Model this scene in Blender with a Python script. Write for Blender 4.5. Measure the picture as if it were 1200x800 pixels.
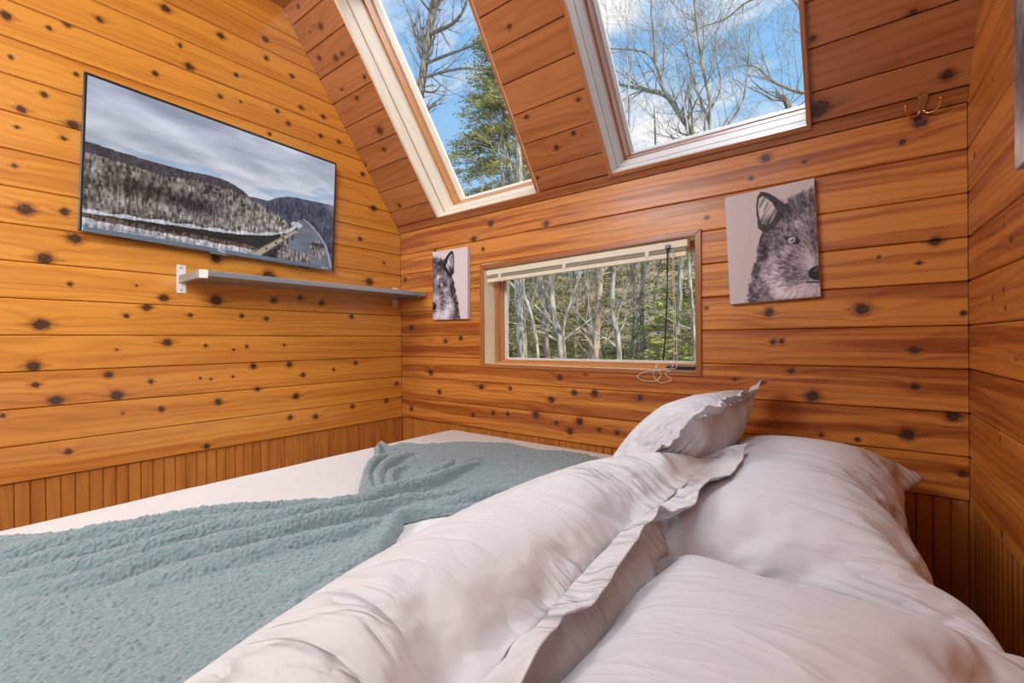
import bpy, bmesh, math, random
import numpy as np
from mathutils import Vector, Matrix
random.seed(7)
for o in list(bpy.data.objects): bpy.data.objects.remove(o, do_unlink=True)
SC = bpy.context.scene
COL = SC.collection
F = 0.55                      # wainscot top above the floor; bed surface is at this height too

# ------------------------------------------------------------------ camera
cam_d = bpy.data.cameras.new('camera'); cam = bpy.data.objects.new('camera', cam_d); COL.objects.link(cam)
cam_d.sensor_width = 36; cam_d.lens = 534.8/1200*36; cam_d.clip_start = 0.01
_r = ((0.791086, 0.611646, -0.008434), (0.005335, 0.006889, 0.999962), (-0.611681, 0.791101, -0.002187))
cam.matrix_world = Matrix(((_r[0][0], _r[1][0], -_r[2][0], 2.1764), (_r[0][1], _r[1][1], -_r[2][1], -1.7404),
                           (_r[0][2], _r[1][2], -_r[2][2], 0.4491+F), (0, 0, 0, 1)))
SC.camera = cam

# ------------------------------------------------------------------ sky
W = bpy.data.worlds.new('sky'); SC.world = W; W.use_nodes = True
nt = W.node_tree; nt.nodes.clear()
def N(nt, t, **k):
    n = nt.nodes.new(t)
    for a, v in k.items():
        if a in n.inputs.keys(): n.inputs[a].default_value = v
        else: setattr(n, a, v)
    return n
def LK(nt, a, b): nt.links.new(a, b)
tc = N(nt, 'ShaderNodeTexCoord'); sep = N(nt, 'ShaderNodeSeparateXYZ'); LK(nt, tc.outputs['Generated'], sep.inputs[0])
rp = N(nt, 'ShaderNodeValToRGB'); rp.color_ramp.elements[0].color = (.46, .76, .97, 1); rp.color_ramp.elements[1].color = (.13, .40, .86, 1)
rp.color_ramp.elements[1].position = .85
LK(nt, sep.outputs[2], rp.inputs[0])
mp = N(nt, 'ShaderNodeMapping'); mp.inputs['Scale'].default_value = (1.6, 1.6, 2.6); mp.inputs['Location'].default_value = (.35, .62, .1)
LK(nt, tc.outputs['Generated'], mp.inputs[0])
nz = N(nt, 'ShaderNodeTexNoise', Scale=1.7, Detail=7.0, Roughness=.55, Distortion=.4); LK(nt, mp.outputs[0], nz.inputs['Vector'])
cr = N(nt, 'ShaderNodeValToRGB'); cr.color_ramp.elements[0].position = .485; cr.color_ramp.elements[1].position = .63
LK(nt, nz.outputs['Fac'], cr.inputs[0])
mx = N(nt, 'ShaderNodeMixRGB'); mx.inputs[2].default_value = (1.0, 1.0, 1.0, 1)
LK(nt, cr.outputs[0], mx.inputs[0]); LK(nt, rp.outputs[0], mx.inputs[1])
bg = N(nt, 'ShaderNodeBackground', Strength=1.0); LK(nt, mx.outputs[0], bg.inputs[0])
wo = N(nt, 'ShaderNodeOutputWorld'); LK(nt, bg.outputs[0], wo.inputs[0])

# ------------------------------------------------------------------ sun, and unseen area lights added to brighten the room
def lamp(name, kind, loc, target, power, size=None, color=(1, 1, 1)):
    d = bpy.data.lights.new(name, kind); d.energy = power; d.color = color
    if kind == 'AREA': d.shape = 'RECTANGLE'; d.size, d.size_y = size
    o = bpy.data.objects.new(name, d); COL.objects.link(o); o.location = loc
    o.rotation_euler = (Vector(target)-Vector(loc)).to_track_quat('-Z', 'Y').to_euler(); return o
sun = lamp('sun', 'SUN', (20, -3.6, 9.5), (0, 0, 0), 3.5, color=(1, .93, .80)); sun.data.angle = .012
lamp('high_sky_boost', 'AREA', (1.9, 1.7, 5.6), (1.0, -.7, .8), 235, (2.2, 2.2), (.87, .95, 1.0))  # added area lamp, out of view, strengthening daylight through the roof windows
key = lamp('key_light', 'AREA', (2.30, -2.35, 2.15), (.0, -.9, 1.5), 26, (.9, 1.3), (.87, .95, 1.0)); key.data.spread = 1.75  # no fixture here: added behind the camera to brighten the left wall
lamp('overhead_fill', 'AREA', (1.0, -2.9, 2.45), (1.2, -.9, .8), 24, (1.4, 1.0), (.87, .95, 1.0))  # added soft fill behind the camera, not a ceiling lamp
lamp('side_fill', 'AREA', (.45, -3.1, 2.42), (2.5, -.4, 1.0), 34, (1.0, .45), (.96, .98, 1.0))  # added fill aimed at the right wall, no real source
SC.view_settings.view_transform = 'Standard'; SC.view_settings.look = 'None'
SC.view_settings.exposure = 0.0; SC.view_settings.gamma = 1.0
try: SC.view_settings.use_curve_mapping = False
except Exception: pass
SC.cycles.use_denoising = True
SC.cycles.max_bounces = 8; SC.cycles.transparent_max_bounces = 12

KNOTS_LEFT=[(0.712,1.535,0.012),(0.660,1.495,0.013),(0.748,1.415,0.010),(1.568,1.506,0.016),(1.469,1.518,0.009),(1.425,1.554,0.012),(1.340,1.618,0.012),(1.143,1.770,0.017),(0.947,1.765,0.015),(1.096,1.649,0.010),(1.178,1.498,0.012),(1.064,1.578,0.017),(0.763,1.845,0.016),(0.888,1.624,0.011),(0.952,1.503,0.011),(0.871,1.514,0.008),(0.760,1.760,0.012),(0.641,1.731,0.012),(0.596,1.597,0.013),(0.481,1.596,0.013),(1.404,1.392,0.009),(1.558,1.377,0.008),(1.483,1.288,0.011),(1.536,1.218,0.014),(1.412,1.213,0.018),(1.546,1.156,0.007),(1.438,1.157,0.009),(1.553,1.029,0.008),(1.436,0.905,0.015),(1.529,0.893,0.022),(0.496,1.495,0.013),(1.411,0.818,0.021),(1.485,0.737,0.023),(1.425,0.657,0.009),(1.242,0.670,0.006),(1.158,0.628,0.017),(1.212,0.588,0.016),(0.976,0.629,0.025),(0.736,0.645,0.016),(0.610,0.665,0.015),(0.499,0.647,0.015),(0.975,0.807,0.022),(0.758,0.757,0.028),(1.496,0.516,0.023),(1.274,0.553,0.010),(1.070,0.564,0.010),(0.876,0.568,0.011),(0.771,0.560,0.012),(1.148,0.453,0.017),(1.302,0.429,0.006),(1.016,0.438,0.009),(0.856,0.432,0.009),(0.909,0.418,0.007),(0.690,0.437,0.008),(1.515,0.377,0.020),(1.326,0.337,0.014),(1.510,0.315,0.011),(1.462,0.259,0.020),(1.303,0.260,0.020),(1.201,0.302,0.010),(1.036,0.304,0.007),(0.998,0.298,0.007),(0.913,0.303,0.007),(0.829,0.343,0.015),(0.667,0.343,0.016),(0.600,0.290,0.013),(0.437,0.306,0.009),(0.811,0.238,0.012),(0.635,0.189,0.017),(0.970,0.198,0.016),(1.170,0.193,0.013),(1.286,0.192,0.006),(0.665,0.090,0.014),(0.537,0.077,0.015),(1.016,0.018,0.014),(1.434,0.079,0.012),(1.584,0.223,0.008),(0.273,1.010,0.014),(0.118,0.899,0.010),(0.216,0.782,0.024),(0.330,0.584,0.014),(0.307,0.336,0.014),(0.035,0.203,0.015),(0.109,0.111,0.015),(0.330,0.103,0.014),(0.184,1.197,0.019),(0.253,1.369,0.014),(0.396,1.498,0.013)]
KNOTS_BACK=[(0.042,0.810,0.015),(0.092,0.528,0.020),(0.489,0.464,0.014),(0.374,0.447,0.014),(0.256,0.276,0.019),(0.323,0.170,0.016),(0.631,0.215,0.017),(0.818,0.217,0.012),(1.099,0.283,0.015),(1.227,0.299,0.007),(1.052,0.181,0.017),(1.172,0.219,0.015),(1.271,0.222,0.018),(1.470,0.218,0.014),(0.086,0.056,0.015),(0.570,0.066,0.013),(0.709,0.088,0.013),(0.801,0.092,0.012),(0.967,0.103,0.020),(1.079,0.079,0.011),(1.196,0.095,0.018),(1.149,0.049,0.019),(1.290,0.072,0.011),(1.371,0.067,0.012),(0.650,0.912,0.011),(0.587,0.973,0.018),(0.299,0.952,0.009),(1.033,0.979,0.016),(0.702,1.033,0.017),(1.915,1.056,0.017),(2.304,1.060,0.019),(1.871,0.997,0.009),(2.026,1.014,0.008),(2.265,1.013,0.010),(1.726,0.887,0.009),(2.334,0.716,0.014),(2.211,0.688,0.006),(2.300,0.660,0.007),(2.170,0.535,0.021),(1.922,0.536,0.017),(1.723,0.560,0.008),(2.390,0.513,0.009),(1.934,0.436,0.010),(1.959,0.438,0.010),(2.289,0.412,0.013),(1.985,0.340,0.011),(1.815,0.308,0.009),(2.289,0.307,0.012),(2.043,0.263,0.022),(2.368,0.231,0.019),(2.272,0.168,0.020),(2.065,0.143,0.008),(2.157,0.138,0.008),(2.132,0.109,0.013),(2.386,0.074,0.012)]
KNOTS_CEIL=[(1.130,0.661,0.011),(1.257,0.234,0.012),(1.164,0.200,0.014),(1.029,0.103,0.009),(1.316,0.342,0.010),(1.075,0.350,0.011),(0.234,0.532,0.022),(0.200,0.446,0.013),(0.107,0.154,0.014),(0.007,0.412,0.012),(0.185,1.019,0.016),(0.072,0.925,0.013),(0.234,0.886,0.012),(0.303,0.762,0.012),(0.187,0.703,0.013),(2.281,0.256,0.011),(2.356,0.080,0.016),(2.069,0.081,0.031),(2.063,0.277,0.010)]
KNOTS_RIGHT=[(0.077,0.916,0.009),(0.252,1.033,0.006),(0.332,0.687,0.007),(0.385,0.647,0.010),(0.329,0.547,0.007),(0.241,0.537,0.008),(0.340,0.509,0.007),(0.296,0.225,0.007),(0.305,0.018,0.009),(0.408,0.405,0.005)]
BLANKET_OUTLINE=[(0.589,-1.683),(0.582,-1.632),(0.617,-1.594),(0.678,-1.531),(0.737,-1.480),(0.850,-1.376),(0.923,-1.212),(1.004,-1.069),(1.054,-0.996),(0.922,-0.903),(0.807,-0.805),(0.704,-0.690),(0.540,-0.576),(0.445,-0.476),(0.583,-0.526),(0.564,-0.457),(0.682,-0.414),(0.766,-0.291),(0.971,-0.188),(1.124,-0.216),(1.202,-0.178),(1.333,-0.171),(1.420,-0.189),(1.552,-0.265),(1.478,-0.599),(1.520,-0.420),(1.500,-0.600),(1.369,-0.849),(1.332,-0.906),(1.296,-0.961),(1.279,-1.015),(1.352,-1.105),(1.399,-1.188),(1.499,-1.325),(1.582,-1.461),(1.600,-1.740),(1.580,-1.860),(1.200,-1.900),(0.620,-1.860)]
BLANKET_FOLDS=[([(0.741,-1.689),(0.777,-1.597),(0.824,-1.496),(0.882,-1.385),(0.956,-1.226),(1.055,-1.049),(1.099,-0.973)],0.037,0.036,0.017),
([(0.827,-1.692),(0.853,-1.651),(0.888,-1.560),(0.927,-1.448),(0.970,-1.327),(1.039,-1.202),(1.085,-1.068),(1.130,-0.994)],0.037,0.034,0.017),
([(0.919,-1.655),(0.954,-1.593),(0.990,-1.513),(1.015,-1.441),(1.036,-1.333),(1.094,-1.222),(1.126,-1.094),(1.146,-1.032),(1.128,-0.943),(1.143,-0.824),(1.120,-0.718),(1.099,-0.548),(1.210,-0.496)],0.037,0.042,0.017),
([(1.006,-1.621),(1.047,-1.560),(1.068,-1.504),(1.086,-1.442),(1.122,-1.331),(1.145,-1.246),(1.174,-1.123),(1.191,-1.075),(1.197,-0.962),(1.232,-0.857),(1.235,-0.757)],0.037,0.038,0.017),
([(1.117,-1.538),(1.137,-1.473),(1.157,-1.420),(1.181,-1.338),(1.208,-1.246),(1.226,-1.156),(1.236,-1.070),(1.243,-0.999)],0.042,0.026,0.019),
([(1.368,-1.208),(1.356,-1.167),(1.336,-1.122),(1.286,-1.054),(1.280,-1.002),(1.340,-0.913),(1.357,-0.836)],0.029,0.022,0.029),
([(1.378,-1.405),(1.374,-1.331),(1.366,-1.242),(1.338,-1.165),(1.287,-1.086)],0.043,0.015,0.043),
([(1.493,-1.532),(1.465,-1.454),(1.449,-1.384),(1.429,-1.298),(1.415,-1.228)],0.032,0.018,0.032),
([(1.541,-1.524),(1.525,-1.445),(1.500,-1.369),(1.460,-1.267)],0.026,0.013,0.026),
([(1.128,-0.943),(1.076,-0.962),(0.994,-0.933),(0.908,-0.871),(0.804,-0.761),(0.715,-0.651)],0.023,0.030,0.023),
([(1.117,-0.922),(1.076,-0.933),(0.998,-0.897),(0.904,-0.812),(0.839,-0.706),(0.786,-0.546)],0.023,0.027,0.023),
([(1.117,-0.874),(1.091,-0.902),(1.021,-0.870),(0.936,-0.789),(0.893,-0.682)],0.023,0.020,0.023),
([(1.081,-0.869),(1.068,-0.779),(1.021,-0.634),(0.959,-0.526)],0.026,0.020,0.026),
([(1.096,-0.782),(1.066,-0.642),(1.040,-0.483),(1.035,-0.404)],0.020,0.015,0.020),
([(1.316,-1.045),(1.353,-0.984),(1.383,-0.912),(1.402,-0.836),(1.456,-0.738)],0.026,0.022,0.026),
([(1.267,-0.935),(1.306,-0.830),(1.338,-0.742),(1.439,-0.629)],0.029,0.022,0.029),
([(0.773,-0.739),(0.635,-0.636),(0.558,-0.555)],0.020,0.025,0.020),
([(0.546,-0.542),(0.670,-0.593),(0.666,-0.538)],0.017,0.015,0.017)]
TRUNKS=[([(-2.195,4.200,0.568),(-2.253,4.200,1.536),(-2.294,4.200,2.649)],0.083),
([(-1.346,3.400,0.633),(-1.398,3.400,1.100),(-1.495,3.400,1.455),(-1.594,3.400,1.758),(-1.543,3.400,2.406)],0.023),
([(-2.570,5.500,0.490),(-2.657,5.500,1.462),(-2.760,5.500,2.937)],0.056),
([(-1.239,3.800,0.616),(-1.249,3.800,1.040),(-1.346,3.800,1.346),(-1.398,3.800,1.962),(-1.379,3.800,2.451)],0.048),
([(-1.526,5.200,0.536),(-1.520,5.200,1.261),(-1.578,5.200,1.990),(-1.621,5.200,2.724)],0.051),
([(-1.118,4.600,0.579),(-1.067,4.600,1.365),(-1.003,4.600,2.143),(-0.971,4.600,2.529)],0.059),
([(-0.437,4.000,0.629),(-0.458,4.000,1.020),(-0.530,4.000,1.380),(-0.513,4.000,1.899),(-0.471,4.000,2.470)],0.034),
([(-1.035,3.600,0.632),(-1.070,3.600,1.165),(-0.933,3.600,1.552),(-0.787,3.600,1.904),(-0.670,3.600,2.316)],0.017),
([(-2.884,7.000,0.404),(-2.787,7.000,1.710),(-2.837,7.000,3.204)],0.056),
([(-1.082,6.500,0.482),(-1.122,6.500,1.598),(-1.030,6.500,2.861)],0.048),
([(-0.299,5.800,0.541),(-0.209,5.800,1.515),(-0.145,5.800,2.754)],0.042),
([(-1.931,8.000,0.381),(-1.860,8.000,1.714),(-1.968,8.000,3.251)],0.067),
([(0.435,4.400,0.634),(0.408,4.400,1.299),(0.350,4.400,2.307)],0.022),
([(-4.853,7.000,0.347),(-4.728,7.000,2.017),(-4.819,7.000,3.487)],0.084)]
LIMBED=[[([(-9.380,7.000,0.478),(-8.727,7.000,3.536),(-8.148,7.000,6.431),(-7.869,7.000,7.822),(-7.639,7.000,8.832),(-7.378,7.000,9.804),(-7.019,7.000,11.052)],0.118),([(-7.639,7.000,8.832),(-6.521,7.000,8.707),(-5.720,7.000,8.613),(-5.173,7.000,8.648)],0.048),([(-7.788,7.000,8.475),(-6.852,7.000,8.327),(-5.966,7.000,8.091),(-5.046,7.000,7.623)],0.049),([(-7.416,7.000,9.582),(-6.511,7.000,9.479),(-6.038,7.000,9.720),(-5.880,7.000,10.267)],0.060),([(-7.344,7.000,9.789),(-7.098,7.000,10.153),(-6.660,7.000,10.530)],0.048),([(-7.792,7.000,8.137),(-7.264,7.000,7.909),(-6.990,7.000,8.003)],0.036),([(-7.527,7.000,9.197),(-8.064,7.000,9.852),(-8.241,7.000,10.669)],0.024)],
[([(0.672,5.500,1.827),(0.390,5.500,3.507),(0.111,5.500,4.121),(-0.079,5.500,4.479),(-0.302,5.500,4.859),(-0.650,5.500,5.073),(-1.141,5.500,5.342),(-1.657,5.500,5.643)],0.043),([(-0.302,5.500,4.859),(-0.463,5.500,5.419),(-0.688,5.500,5.713),(-1.246,5.500,5.977)],0.027),([(-0.463,5.500,5.419),(-0.487,5.500,5.840),(-0.526,5.500,6.338),(-0.494,5.500,6.735)],0.021)],
[([(0.668,5.000,1.779),(0.591,5.000,3.316),(0.484,5.000,3.935),(0.487,5.000,4.291),(0.400,5.000,4.798),(0.334,5.000,5.304),(0.271,5.000,6.179)],0.023),([(0.485,5.000,3.995),(0.328,5.000,4.463),(0.214,5.000,4.928),(0.122,5.000,5.393)],0.021),([(0.486,5.000,4.172),(0.632,5.000,4.478),(0.559,5.000,4.975),(0.639,5.000,5.411)],0.015),([(0.683,5.000,3.878),(0.897,5.000,4.158),(0.962,5.000,4.590),(1.006,5.000,5.137)],0.018)],
[([(2.147,6.500,1.798),(1.912,6.500,4.064),(1.655,6.500,4.623),(1.384,6.500,4.766),(1.042,6.500,5.057),(0.803,6.500,5.375),(0.514,6.500,5.483)],0.024),([(1.912,6.500,4.064),(1.659,6.500,5.285),(1.281,6.500,6.290),(0.748,6.500,6.470),(0.363,6.500,6.336),(-0.118,6.500,6.354),(-0.486,6.500,6.205)],0.025),([(1.042,6.500,5.057),(0.925,6.500,5.438),(0.891,6.500,5.724)],0.013),([(1.659,6.500,5.285),(1.499,6.500,5.542),(1.334,6.500,5.741)],0.013)],
[([(1.520,6.000,1.803),(1.426,6.000,3.410),(1.315,6.000,4.366),(1.186,6.000,4.571),(1.165,6.000,4.678)],0.049),([(1.315,6.000,4.366),(1.251,6.000,4.474)],0.019)]]
# pine at [(-5.841471265993155, 8.5, 0.24167437562418664), (-5.961632105633143, 8.5, 9.275765210532967), (-6.9401785374056395, 8.5, 9.660995557024151)]

# ------------------------------------------------------------------ helpers
def mesh(name, v, f, uv=None):
    me = bpy.data.meshes.new(name)
    me.from_pydata([tuple(map(float, p)) for p in v], [], [tuple(map(int, q)) for q in f])
    if uv is not None:
        l = me.uv_layers.new(name='UVMap'); idx = np.empty(len(me.loops), np.int32); me.loops.foreach_get('vertex_index', idx)
        l.data.foreach_set('uv', np.asarray(uv, np.float32)[idx].ravel())
        fattr(me, 'kd', [5.]*len(me.vertices))           # no knots unless a board says so
    return me
def link(name, me, mat=None, parent=None, smooth=False):
    o = bpy.data.objects.new(name, me); COL.objects.link(o)
    if mat and not me.materials: me.materials.append(mat)
    if smooth: me.polygons.foreach_set('use_smooth', [True]*len(me.polygons))
    if parent: o.parent = parent
    return o
def mk(name, v, f, mat, parent=None, smooth=False, uv=None): return link(name, mesh(name, v, f, uv), mat, parent, smooth)
def empty(name, label=None, cat=None, loc=(0, 0, 0), group=None):
    o = bpy.data.objects.new(name, None); COL.objects.link(o); o.location = loc; o.empty_display_size = .05
    return tag(o, label, cat, group) if label else o
def tag(o, label, cat, group=None):
    o['label'] = label; o['category'] = cat
    if group: o['group'] = group
    return o
def struct(o): o['kind'] = 'structure'; return o
def fattr(me, name, vals):
    a = me.attributes.get(name) or me.attributes.new(name, 'FLOAT', 'POINT'); a.data.foreach_set('value', np.asarray(vals, np.float32))
def cattr(me, name, rgb):
    a = me.color_attributes.new(name, 'FLOAT_COLOR', 'POINT'); n = len(rgb)
    a.data.foreach_set('color', np.concatenate([np.asarray(rgb, np.float32), np.ones((n, 1), np.float32)], 1).ravel())
def boxvf(x0, x1, y0, y1, z0, z1):
    v = [(x, y, z) for x in (x0, x1) for y in (y0, y1) for z in (z0, z1)]
    return v, [(0, 1, 3, 2), (4, 6, 7, 5), (0, 4, 5, 1), (2, 3, 7, 6), (0, 2, 6, 4), (1, 5, 7, 3)]
def cboxvf(size, c=.002):
    bm = bmesh.new(); bmesh.ops.create_cube(bm, size=1)
    bmesh.ops.scale(bm, vec=size, verts=bm.verts)
    if c: bmesh.ops.bevel(bm, geom=list(bm.edges), offset=c, segments=2, affect='EDGES', profile=.6)
    bm.verts.index_update(); v = [tuple(p.co) for p in bm.verts]; f = [[p.index for p in q.verts] for q in bm.faces]; bm.free()
    return v, f
def cbox(name, lo, hi, mat, parent=None, c=.002, M=None, axis=0):
    """chamfered box between corners lo and hi, its grain running along the longest side"""
    lo = np.array(lo, float); hi = np.array(hi, float); v, f = cboxvf(tuple(hi-lo), c)
    v = np.array(v); ctr = (lo+hi)/2; ax = int(np.argmax(hi-lo)); oth = [i for i in range(3) if i != ax]
    uv = np.stack([v[:, ax], v[:, oth[0]]+v[:, oth[1]]], 1)
    p = v+ctr
    if M is not None: p = np.array([M(*q) for q in p])
    return mk(name, p, f, mat, parent, False, uv)
class MB:
    def __init__(s): s.v = []; s.f = []
    def add(s, v, f):
        n = len(s.v); s.v += [tuple(p) for p in v]; s.f += [tuple(i+n for i in q) for q in f]
    def box(s, x0, x1, y0, y1, z0, z1): s.add(*boxvf(x0, x1, y0, y1, z0, z1))
    def tube(s, pts, radii, n=8, cap=True):
        P = [Vector(p) for p in pts]; R = radii if hasattr(radii, '__len__') else [radii]*len(P)
        ring = []; up = Vector((0, 0, 1)); ref = None
        for i, p in enumerate(P):
            t = (P[min(i+1, len(P)-1)]-P[max(i-1, 0)]).normalized()
            if ref is None: ref = t.orthogonal().normalized()
            ref = (ref-t*ref.dot(t)); ref = ref.normalized() if ref.length > 1e-6 else t.orthogonal().normalized()
            b = t.cross(ref)
            ring.append([p+(ref*math.cos(a)+b*math.sin(a))*R[i] for a in [2*math.pi*k/n for k in range(n)]])
        v = [p for r in ring for p in r]; f = []
        for i in range(len(P)-1):
            for k in range(n): f.append((i*n+k, i*n+(k+1) % n, (i+1)*n+(k+1) % n, (i+1)*n+k))
        if cap: f.append(tuple(range(n))[::-1]); f.append(tuple(range((len(P)-1)*n, len(P)*n)))
        s.add(v, f)
    def build(s, name, mat, parent=None, smooth=False): return mk(name, s.v, s.f, mat, parent, smooth)
def smoothpath(pts, n=4):
    P = [Vector(p) for p in pts]; out = []
    for i in range(len(P)-1):
        p0 = P[max(i-1, 0)]; p1 = P[i]; p2 = P[i+1]; p3 = P[min(i+2, len(P)-1)]
        for k in range(n):
            t = k/n
            out.append(.5*((2*p1)+(p2-p0)*t+(2*p0-5*p1+4*p2-p3)*t*t+(3*p1-p0-3*p2+p3)*t**3))
    out.append(P[-1]); return out
def grid_faces(nu, nv, off=0, flip=False):
    i, j = np.meshgrid(np.arange(nu-1), np.arange(nv-1), indexing='ij'); a = i*nv+j+off
    q = np.stack([a, a+nv, a+nv+1, a+1], -1).reshape(-1, 4)
    return q[:, ::-1] if flip else q
_lat = {}
def vn(x, y, seed=0):
    """smooth value noise in 0..1"""
    if seed not in _lat: _lat[seed] = np.random.RandomState(seed+11).rand(128, 128)
    T = _lat[seed]; x = np.asarray(x, float); y = np.asarray(y, float)
    xi = np.floor(x).astype(int); yi = np.floor(y).astype(int); fx = x-xi; fy = y-yi
    fx = fx**3*(fx*(fx*6-15)+10); fy = fy**3*(fy*(fy*6-15)+10)
    a = T[xi % 128, yi % 128]; b = T[(xi+1) % 128, yi % 128]; c = T[xi % 128, (yi+1) % 128]; d = T[(xi+1) % 128, (yi+1) % 128]
    return (a*(1-fx)+b*fx)*(1-fy)+(c*(1-fx)+d*fx)*fy
def fbm(x, y, seed=0, o=4):
    s = 0; a = .5; n = 0
    for k in range(o): s = s+a*vn(x*2**k, y*2**k, seed+k); n += a; a *= .5
    return s/n
def lin(c): c = np.asarray(c, float)/255; return np.where(c <= .04045, c/12.92, ((c+.055)/1.055)**2.4)
def sst(a, b, x): t = np.clip((x-a)/(b-a), 0, 1); return t*t*(3-2*t)

# ------------------------------------------------------------------ materials
def mat(name):
    m = bpy.data.materials.new(name); m.use_nodes = True; return m, m.node_tree, m.node_tree.nodes['Principled BSDF']
def plain(name, col, rough=.5, metal=0., spec=None, bump=0, bscale=80, coat=0):
    m, t, b = mat(name); b.inputs['Base Color'].default_value = (*col, 1); b.inputs['Roughness'].default_value = rough
    b.inputs['Metallic'].default_value = metal
    if spec is not None: b.inputs['Specular IOR Level'].default_value = spec
    if coat: b.inputs['Coat Weight'].default_value = coat
    tc = N(t, 'ShaderNodeTexCoord'); nz = N(t, 'ShaderNodeTexNoise', Scale=bscale, Detail=3.0); LK(t, tc.outputs['Object'], nz.inputs['Vector'])
    mx = N(t, 'ShaderNodeMixRGB'); mx.inputs[1].default_value = (*[c*.93 for c in col], 1); mx.inputs[2].default_value = (*[min(1, c*1.05) for c in col], 1)
    LK(t, nz.outputs['Fac'], mx.inputs[0]); LK(t, mx.outputs[0], b.inputs['Base Color'])
    if bump:
        bp = N(t, 'ShaderNodeBump', Strength=bump, Distance=.01); LK(t, nz.outputs['Fac'], bp.inputs['Height']); LK(t, bp.outputs[0], b.inputs['Normal'])
    return m
def M_(t, op, a, b=None, clamp=False):
    n = t.nodes.new('ShaderNodeMath'); n.operation = op; n.use_clamp = clamp
    for i, x in enumerate((a, b)):
        if x is None: continue
        if isinstance(x, (int, float)): n.inputs[i].default_value = x
        else: LK(t, x, n.inputs[i])
    return n.outputs[0]
def MR(t, x, a, b, c=0., d=1.):
    n = t.nodes.new('ShaderNodeMapRange'); n.interpolation_type = 'SMOOTHSTEP'; LK(t, x, n.inputs[0])
    for i, v in enumerate((a, b, c, d)): n.inputs[i+1].default_value = v
    return n.outputs[0]
def wood(name, light, dark, deep, rough=.34, coat=.25, band=.42, sharp=(.40, .68), freq=34., tone=.16):
    m, t, b = mat(name)
    uv = N(t, 'ShaderNodeUVMap'); uv.uv_map = 'UVMap'; oi = N(t, 'ShaderNodeObjectInfo')
    s = N(t, 'ShaderNodeSeparateXYZ'); LK(t, uv.outputs[0], s.inputs[0])
    u = M_(t, 'ADD', s.outputs[0], M_(t, 'MULTIPLY', oi.outputs['Random'], 41.)); v0 = s.outputs[1]
    v = M_(t, 'ADD', v0, M_(t, 'MULTIPLY', oi.outputs['Random'], 7.3))
    def nz(su, sv, det=3., w=0.):
        c = N(t, 'ShaderNodeCombineXYZ'); LK(t, M_(t, 'MULTIPLY', u, su), c.inputs[0]); LK(t, M_(t, 'MULTIPLY', v, sv), c.inputs[1]); c.inputs[2].default_value = w
        n = N(t, 'ShaderNodeTexNoise', Scale=1.0, Detail=det, Roughness=.55); LK(t, c.outputs[0], n.inputs['Vector']); return n.outputs['Fac']
    at = N(t, 'ShaderNodeAttribute', attribute_name='kd'); kd = at.outputs['Fac']
    kraw = M_(t, 'ADD', kd, M_(t, 'MULTIPLY', M_(t, 'SUBTRACT', nz(90., 90., 2., 3.), .5), .7))
    warp = M_(t, 'DIVIDE', 1.7, M_(t, 'ADD', kd, .55))
    ph = M_(t, 'ADD', M_(t, 'ADD', M_(t, 'MULTIPLY', v, freq), M_(t, 'MULTIPLY', nz(1.1, 7., 2.), 5.5)), warp)
    ring = M_(t, 'MULTIPLY', M_(t, 'ADD', M_(t, 'SINE', M_(t, 'MULTIPLY', ph, 6.283)), 1.), .5)
    ring = M_(t, 'POWER', ring, 2.2)
    fine = nz(3., 260., 3., 1.); blot = nz(.55, 17., 3., 2.); cloud = nz(5., 14., 2., 5.)
    fac = M_(t, 'ADD', M_(t, 'MULTIPLY', ring, .30), M_(t, 'MULTIPLY', MR(t, blot, *sharp), band))
    fac = M_(t, 'ADD', fac, M_(t, 'MULTIPLY', M_(t, 'SUBTRACT', fine, .5), .42))
    fac = M_(t, 'ADD', fac, M_(t, 'MULTIPLY', M_(t, 'SUBTRACT', cloud, .5), .35))
    fac = M_(t, 'ADD', fac, M_(t, 'MULTIPLY', M_(t, 'SUBTRACT', oi.outputs['Random'], .5), tone*2), True)
    mx = N(t, 'ShaderNodeMixRGB'); mx.inputs[1].default_value = (*light, 1); mx.inputs[2].default_value = (*dark, 1); LK(t, fac, mx.inputs[0])
    halo = M_(t, 'MULTIPLY', MR(t, kraw, 1.55, .75), .62)
    m2 = N(t, 'ShaderNodeMixRGB'); LK(t, halo, m2.inputs[0]); LK(t, mx.outputs[0], m2.inputs[1]); m2.inputs[2].default_value = (*deep, 1)
    core = MR(t, kraw, .92, .58)
    kc = N(t, 'ShaderNodeMixRGB'); LK(t, MR(t, nz(220., 220., 2., 8.), .35, .7), kc.inputs[0]); kc.inputs[1].default_value = (.022, .009, .008, 1); kc.inputs[2].default_value = (.085, .030, .014, 1)
    m3 = N(t, 'ShaderNodeMixRGB'); LK(t, M_(t, 'MULTIPLY', core, .93), m3.inputs[0]); LK(t, m2.outputs[0], m3.inputs[1]); LK(t, kc.outputs[0], m3.inputs[2])
    LK(t, m3.outputs[0], b.inputs['Base Color'])
    LK(t, M_(t, 'ADD', M_(t, 'MULTIPLY', nz(12., 30., 2., 4.), .16), rough-.08), b.inputs['Roughness'])
    b.inputs['Coat Weight'].default_value = coat; b.inputs['Coat Roughness'].default_value = .17; b.inputs['Specular IOR Level'].default_value = .4
    bp = N(t, 'ShaderNodeBump', Strength=.25, Distance=.002); LK(t, M_(t, 'ADD', M_(t, 'MULTIPLY', cloud, 2.), M_(t, 'ADD', fine, ring)), bp.inputs['Height']); LK(t, bp.outputs[0], b.inputs['Normal'])
    return m
PINE = wood('varnished_pine', (.72, .295, .042), (.46, .135, .016), (.20, .048, .009), coat=.9, band=.55)
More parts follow.
